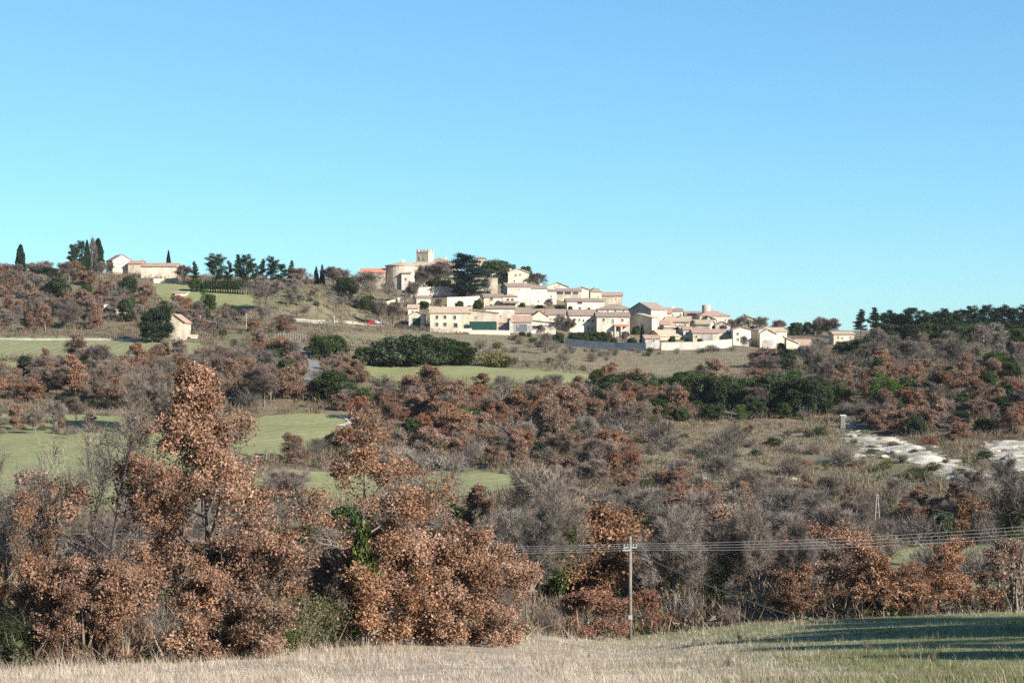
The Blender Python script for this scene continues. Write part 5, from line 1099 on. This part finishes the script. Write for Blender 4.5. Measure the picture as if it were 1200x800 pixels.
for i, (px, top, k, v) in enumerate(((1009,362,'pine',0),(1025,360,'pine',2),(1040,364,'pine',1),(1052,366,'holm',0),(1062,362,'pine',0),(1072,360,'pine',3),(1083,363,'pine',0),(1094,365,'holm',1),(1104,362,'pine',1),(1115,365,'holm',3),(1126,363,'pine',3),(1137,359,'pine',1),(1148,362,'pine',3),(1159,358,'pine',1),(1170,360,'pine',3),(1181,358,'pine',1),(1192,361,'pine',3),(1203,358,'pine',1))):
    plant_px(k, px, 394, top, 1.15, variant=v, zone='in the pinewood on the right skyline', group=PW)
for i in range(16):
    px = 1032+i*11.5; plant_px('holm', px, 401, 377+(i*7 % 5), 1.25, zone='in the pinewood edge above the right-hand slope', group=PW)
RP('brightpine', 1036, 478, 438, 1.15, 'bright yellow-green pine on the right slope', variant=0)
RP('holm', 1062, 470, 440, 1.1, 'dark evergreen oak right of the bright pine')
RP('brightpine', 752, 500, 475, 1.3, 'low bright green pine at the upper edge of the heath, left', variant=1)
RP('brightpine', 868, 492, 474, 1.0, 'low bright green pine at the upper edge of the heath, right', variant=1)
RP('brightpine', 1180, 438, 420, .8, 'small pale pine high on the right slope')

# ------------------------------------------------------------------ woods, belt by belt
FIELDS = [[(-60,484),(235,490),(240,600),(-60,604)],[(275,490),(352,484),(420,492),(412,512),(392,522),(360,536),(275,540)],[(300,562),(340,551),(520,552),(600,555),(632,562),(628,576),(560,582),(480,585),(360,592),(300,590)],
          [(424,428),(552,428),(700,441),(668,450),(430,445)],[(-60,395),(235,402),(242,416),(-60,419)],[(-60,424),(44,427),(40,436),(-60,438)],[(985,641),(1260,640),(1260,702),(1100,706),(985,702)],
          [(985,487),(1003,500),(1085,520),(1110,530),(1180,572),(1150,582),(1080,560),(984,541)],[(1148,520),(1230,512),(1240,556),(1190,566),(1160,552)],[(345,398),(372,430),(364,446),(340,404)]]
hB = dict(russet=(6,8.5), rust=(4,6.5), bare=(6,9.5), mauve=(6,9), ivied=(7,9), holm=(4,6.5), pine=(7,10), brightpine=(5,7), bareshrub=(1.5,3), mauveshrub=(1.5,3), russetshrub=(1.2,2.6), greenshrub=(1.2,2.6), darkshrub=(1.4,2.8), oliveshrub=(1.2,2.4), cypress=(5,8))
hB['bareshrub'] = (2.4,4.6); hB['mauveshrub'] = (2.4,4.4)
hS = {k: (a*.72, b*.75) for k, (a, b) in hB.items()}
Z = []
def wood(zone, group, poly, kinds, sp, h, n, avoid=None, **kw): Z.append((zone, scatter(zone, poly, kinds, sp, h, n, len(Z)*13+5, avoid=FIELDS if avoid is None else avoid, group=group, **kw)))
def sc_h(f, h=hB): return {k: (a*f, b*f) for k, (a, b) in h.items()}
wood('behind the meadow oaks', 'trees of the valley wood', [(-30,690),(340,700),(620,700),(620,620),(300,620),(-30,640)], dict(bare=2.48, russet=2.4, mauve=0.77, holm=1.15*.3, bareshrub=1), 6.2, sc_h(.8), 34)
wood('in the near valley wood', 'trees of the valley wood', [(620,712),(985,708),(1000,660),(1160,650),(1160,636),(985,640),(640,640),(610,660)], dict(bare=2.48, russet=2.4, mauve=0.88, ivied=1, holm=1.15*.8, rust=.6, bareshrub=1.5), 5.6, sc_h(.78), 46)
wood('in the far valley wood', 'trees of the valley wood', [(620,640),(1160,640),(1160,606),(1000,602),(820,604),(640,604),(600,622)], dict(bare=2.11, russet=2.6, mauve=0.83, ivied=1.0, holm=1.8, rust=.6, bareshrub=1.5), 5.4, sc_h(.62), 62)
wood('by the valley road', 'trees of the valley wood', [(1100,640),(1240,640),(1240,600),(1180,590),(1100,606)], dict(bare=2.48, russet=1.6, holm=1.15*1, mauve=0.55, bareshrub=1), 5.4, sc_h(.7), 14)
wood('in the left hedge', 'trees of the left hedges', [(-30,496),(130,497),(236,500),(270,486),(262,506),(130,512),(-30,512)], dict(bare=1.86, russet=2, mauve=1.1, holm=1.15*.5, bareshrub=2, russetshrub=1), 3.0, sc_h(.6, hS), 34, avoid=())
wood('on the valley field', 'trees of the valley wood', [(985,655),(1260,650),(1260,700),(1100,706),(985,706)], dict(bareshrub=3, bare=.8, russet=.8, mauveshrub=1, russetshrub=1), 4.2, sc_h(.55), 30, avoid=())
for i, (px, py, top, wd) in enumerate(((728,470,440,1.2),(744,472,436,1.4),(760,473,444,1.1),(788,474,441,1.2),(803,476,438,1.3),(819,476,443,1.2),(836,477,437,1.35),(852,478,442,1.2),(868,478,446,1.1),(888,480,441,1.2),(905,482,438,1.3),(922,484,444,1.2),(940,486,441,1.25),(958,486,452,1.0),(812,462,432,1.0))):
    plant_px('holm', px, py, top, wd, zone='in the dark heath band', group='evergreen oaks above the heath')
for i, (px, top) in enumerate(((150,438),(172,430),(196,440),(212,446))):
    plant_px('bare' if i != 1 else 'mauve', px, 508, top, .9, zone='standing tall in the left hedge', group='trees of the left hedges')
wood('beyond the left field', 'trees of the left hedges', [(-30,442),(60,440),(150,428),(330,432),(362,456),(330,474),(270,482),(120,480),(-30,478)], dict(russet=4.4, mauve=1.65, bare=0.99, holm=1.15*.9, bareshrub=1), 5.3, hS, 84)
wood('along the upper field', 'trees of the left hedges', [(30,424),(240,418),(330,404),(345,428),(150,432),(44,440)], dict(bareshrub=1.0, mauve=1.32, russet=2.4, bare=0.99, holm=1.15*.6, greenshrub=.8, russetshrub=.5), 5., sc_h(.9, hS), 30)
wood('below the long field', 'trees of the central wood', [(376,462),(430,468),(520,470),(640,470),(700,470),(735,480),(740,520),(640,546),(520,541),(430,500),(376,470)], dict(bareshrub=1.0, russet=5.6, rust=1.4, holm=1.15*1.9, bare=0.87, mauve=0.55, ivied=.4, greenshrub=.9), 4.9, sc_h(1.08, hS), 104)
wood('under the long field', 'trees of the central wood', [(430,452),(520,455),(700,455),(700,468),(430,466)], dict(bareshrub=1.5, russetshrub=1.5, greenshrub=1, rust=.6, mauveshrub=.6, russet=.5, holm=.4), 4.5, {**sc_h(.62, hS)}, 34)
wood('above the lower field', 'trees of the central wood', [(420,512),(520,541),(640,546),(735,540),(815,562),(820,590),(640,592),(634,560),(470,548),(400,547),(330,545),(400,520)], dict(bareshrub=1.0, russet=4.5, rust=1, bare=0.87, mauve=0.55, holm=1.15*1.0, greenshrub=.5), 4.9, sc_h(.8, hS), 50)
wood('in the upper belt', 'trees of the upper belt', [(690,450),(800,452),(884,447),(985,450),(985,492),(900,492),(800,496),(735,508),(700,476)], dict(bareshrub=1.0, holm=1.15*4.8, russet=3.2, bare=0.56, mauve=0.5, greenshrub=1.6, brightpine=.3, rust=.5), 4.8, sc_h(1.0, hS), 84)
wood('on the right slope', 'trees of the right slope', [(890,415),(960,420),(1000,404),(1040,402),(1240,404),(1240,446),(985,446),(888,434)], dict(bareshrub=1.0, bare=3.72, mauve=1.1, holm=1.15*2.2, russet=.6, darkshrub=.5), 5.6, hS, 78)
wood('on the russet slope', 'trees of the right slope', [(985,446),(1240,446),(1240,506),(1146,510),(1120,526),(1010,500),(985,488)], dict(bareshrub=1.0, russet=6, rust=1.0, mauve=0.66, holm=1.15*1.6, bare=0.5, greenshrub=.6), 4.9, sc_h(.95, hS), 88)
wood('on the heath', 'bushes of the heath', [(745,512),(985,502),(1005,530),(1000,562),(820,560),(740,545)], dict(russetshrub=1.6, bareshrub=2, mauveshrub=1., greenshrub=3, rust=.25, darkshrub=.8), 4.0, {**hS, 'rust': (2.2,3.2), 'greenshrub': (.8,1.8)}, 50)
wood('at the heath foot', 'trees of the lower right wood', [(740,560),(820,568),(1000,572),(1040,588),(1150,598),(1200,600),(1160,610),(820,606),(720,600)], dict(bareshrub=1.0, bare=2.11, mauve=0.88, russet=2.2, holm=1.15*1.5, rust=.8, greenshrub=.8), 4.8, sc_h(.56, hS), 46)
wood('on the chalk', 'bushes of the chalk slope', [(990,492),(1090,520),(1180,570),(1240,556),(1240,512),(1150,512),(1150,582),(1000,545)], dict(greenshrub=2, russetshrub=1, darkshrub=1, oliveshrub=.5), 3.5, {k: (.7,1.8) for k in hB}, 24)
FIELDS2 = FIELDS.pop(7)
for i, (px, py, h) in enumerate(((1000,520,1.0),(1022,533,1.2),(1030,518,.9),(1046,524,1.2),(1058,542,1.4),(1072,533,1.1),(1090,529,1.3),(1094,551,1.5),(1108,543,.9),(1126,558,1.3),(1013,545,1.4),(1040,549,1.6))):
    x, y, z = at(px, py); plant(('greenshrub','darkshrub','bareshrub','oliveshrub')[i % 4], x, y, h, 1.2, zone='on the bare chalk slope', group='bushes of the chalk slope')
FIELDS.insert(7, FIELDS2)
wood('on the left ridge', 'trees along the left ridge', [(-30,326),(60,324),(120,332),(178,346),(180,362),(130,372),(110,390),(-30,392)], dict(russet=3.4, mauve=1.76, bare=0.99, holm=1.15*.6, greenshrub=.6, bareshrub=.6), 5.4, sc_h(.95, hS), 92)
wood('on the farm slope', 'trees along the left ridge', [(150,352),(190,356),(240,368),(300,372),(340,384),(330,404),(240,400),(200,388),(140,386)], dict(bareshrub=1.0, bare=1.61, mauve=1.43, russet=1.6, holm=1.15*.7, greenshrub=1), 5.2, sc_h(.8, hS), 46)
wood('beside the lane', 'trees of the central wood', [(376,428),(424,424),(428,446),(400,468),(366,466)], dict(bareshrub=1.0, russet=2.6, mauve=0.88, holm=1.15*1, bare=0.5), 4.2, sc_h(.9, hS), 16)
wood('left of the lane', 'trees of the central wood', [(318,412),(346,418),(362,432),(356,452),(320,440)], dict(bareshrub=1.0, russet=2.6, mauve=1.1, holm=1.15*.5, bare=0.5), 4.4, sc_h(.8, hS), 14)
wood('left of the castle', 'trees along the left ridge', [(340,340),(420,340),(432,362),(330,372),(330,350)], dict(bareshrub=1.0, mauve=2.2, bare=1.24, darkshrub=1), 4.8, sc_h(.75, hS), 18)
wood('on the village slope', 'bushes of the village slope', [(560,404),(660,412),(760,414),(690,436),(600,428),(470,402),(420,396)], dict(bareshrub=3, mauveshrub=2, bare=0.25, greenshrub=.6), 5.5, {**{k: (.8,2.0) for k in hS}, 'bare': (4,6)}, 30)
wood('under the panel fence', 'bushes of the village slope', [(600,394),(660,408),(757,412.5),(860,411),(900,412),(760,418),(640,414),(590,398)], dict(bareshrub=4, mauveshrub=2, greenshrub=1.5), 2.2, {k: (1.0,2.0) for k in hB}, 46)
wood('on the left crest', 'trees along the left ridge', [(-30,320),(130,320),(132,325),(-30,327)], dict(bareshrub=1.0, mauve=1.65, bare=1.24), 4.5, sc_h(.8, hS), 18)

# ------------------------------------------------------------------ low ground cover
def tufts(name, n, seed, mat, polys, avoid, size, label, dr=(60, 640), shape='twig', spread=1.):
    rng = np.random.default_rng(seed); X = []; Y = []
    while sum(map(len, X)) < n:
        d = np.sqrt(rng.uniform(dr[0]**1.2, dr[1]**1.2, 60000)**(1/.6)); u = rng.uniform(-60, 1260, 60000); x = (u-CX)/F*d; z = ground(x, d); v = HY-F*z/d
        k = np.zeros(len(u), bool)
        for p in polys: k |= inpoly(u, v, p)
        for p in avoid: k &= ~inpoly(u, v, p)
        k &= (d > edge_d(u)-.5) & (np.sin(x*.45+seed)+np.sin(d*.37+x*.2)+rng.normal(0,.6,len(x)) > -.4)
        X.append(x[k]); Y.append(d[k])
    x = np.concatenate(X)[:n]; d = np.concatenate(Y)[:n]; r = 16; hm = np.repeat(rng.uniform(.35, 1.5, n), r)
    ox, oy = rng.normal(0, .5*spread, n*r), rng.normal(0, .5*spread, n*r); x = np.repeat(x, r)+ox; d = np.repeat(d, r)+oy
    dome = np.exp(-(ox**2+oy**2)/(.8*spread**2))
    C = np.stack([x, d, ground(x, d)+rng.random(n*r)*size*hm*dome], -1)
    if shape == 'twig': V, A = twigs(rng, C, np.array([[0,0,1.]]), size, .035+.05*size)
    else: V, A = leaves(rng, C, size*.45, .6, .5)
    return tag(link(name, mesh_np(name, V, [(A, 0)], [mat])), label, None, None, 'stuff')
ALL = [[(-60,300),(340,320),(420,350),(560,395),(760,415),(890,412),(1260,395),(1260,760),(-60,790)]]
NOF = [f for f in FIELDS]+[[(395,388),(500,391),(560,392),(620,396),(700,408),(880,410),(900,420),(884,438),(800,446),(640,426),(470,414)],[(176,332),(300,340),(300,362),(190,352)]]
tufts('undergrowth', 14000, 8, 'brush', ALL, NOF+[[(745,505),(985,498),(1005,530),(1000,560),(820,560),(740,545)]], 1.3, 'brown brushwood and brambles under the trees', spread=1.2)
tufts('undergrowth', 4000, 9, 'scrub', ALL, NOF, 1.0, 'low green ground cover under the trees', shape='leaf')
tufts('heath_cover', 5000, 10, 'heathtuft', [[(735,500),(985,494),(1010,530),(1000,566),(820,566),(735,556)]], FIELDS[7:9], .6, 'grey-brown heath tufts', (200,480))
tufts('heath_cover', 420, 14, 'scrub', [[(980,484),(1003,498),(1060,508),(1110,524),(1150,544),(1180,570),(1150,582),(1080,552),(1030,534),(985,546)],[(1146,514),(1230,508),(1240,556),(1190,560)]], [], .5, 'small green tufts breaking up the bare chalk', (200,420))
tufts('heath_cover', 700, 15, 'heathtuft', [[(980,484),(1003,498),(1060,508),(1110,524),(1150,544),(1180,570),(1150,582),(1080,552),(1030,534),(985,546)],[(1146,514),(1230,508),(1240,556),(1190,560)]], [], .45, 'dry tufts breaking up the bare chalk', (200,420))
tufts('slope_grass', 4000, 11, 'heathtuft', [NOF[-2]], [], .45, 'dry tussocks on the slope under the village', (380,600))

# ------------------------------------------------------------------ labels for the many
COLS = [(70,'by the left edge'),(130,'below the cypress clump'),(210,'below the ridge farm'),(290,'below the planted row'),(345,'below the ridge pines'),(420,'below the cypress pair'),(475,'below the round bastion'),(530,'below the castle tower'),(590,'below the cedar'),
        (640,'below the tall white house'),(690,'below the loggia house'),(740,'below the terracotta porch'),(795,'below the pink-roofed shed'),(850,'below the round-capped house'),(905,'below the big cream gable'),(960,'below the last village house'),(1010,'left of the chalk'),(1065,'below the pinewood start'),(1120,'below the pinewood middle'),(1170,'below the salmon bungalow'),(1e9,'by the right edge')]
ORD = ['first','second','third','fourth','fifth','sixth','seventh','eighth','ninth','tenth','eleventh','twelfth','thirteenth','fourteenth','fifteenth','sixteenth','seventeenth','eighteenth','nineteenth','twentieth']
cells = {}
LOOK['block'] = 'chalk block'
for rec in PLACED:
    e, k, x, y, H, zone, lb = rec
    if lb: continue
    u = CX+F*x/y; c = next(t for lim, t in COLS if u < lim)
    if 'skyline' in zone or 'planted row' in zone or 'pinewood' in zone or k == 'block': c = ''
    cells.setdefault((LOOK[k], zone, c), []).append((u, e))
for (look, zone, c), v in cells.items():
    v.sort(key=lambda t: t[0])
    for i, (u, e) in enumerate(v):
        pos = '' if len(v) == 1 else (', leftmost' if i == 0 else ', rightmost' if i == len(v)-1 else f', {ORD[i] if i < 20 else i+1} from left')
        e['label'] = f'{look} {zone}{", "+c if c else ""}{pos}'
# thin winter air over the valley
hm = bpy.data.materials.new('winter haze'); hm.use_nodes = True; hn = hm.node_tree; hn.nodes.clear()
ho = hn.nodes.new('ShaderNodeOutputMaterial'); hv = hn.nodes.new('ShaderNodeVolumePrincipled'); hv.inputs['Color'].default_value = (.80,.88,.97,1); hv.inputs['Density'].default_value = HAZE; hv.inputs['Anisotropy'].default_value = .2
hn.links.new(hv.outputs[0], ho.inputs['Volume'])
m = MB(); m.box((-6100,-3100,-62), (6100,12100,48)); hz = link('haze', mesh_np('haze', np.concatenate(m.V), [(np.array(f), mi) for (k, mi), f in m.F.items()], [])); hz.data.materials.append(hm); tag(hz, 'thin pale winter haze over the valley', None, None, 'stuff')
print('zones', Z, 'plants', len(PLACED))
from collections import Counter
print(Counter(r[1] for r in PLACED))
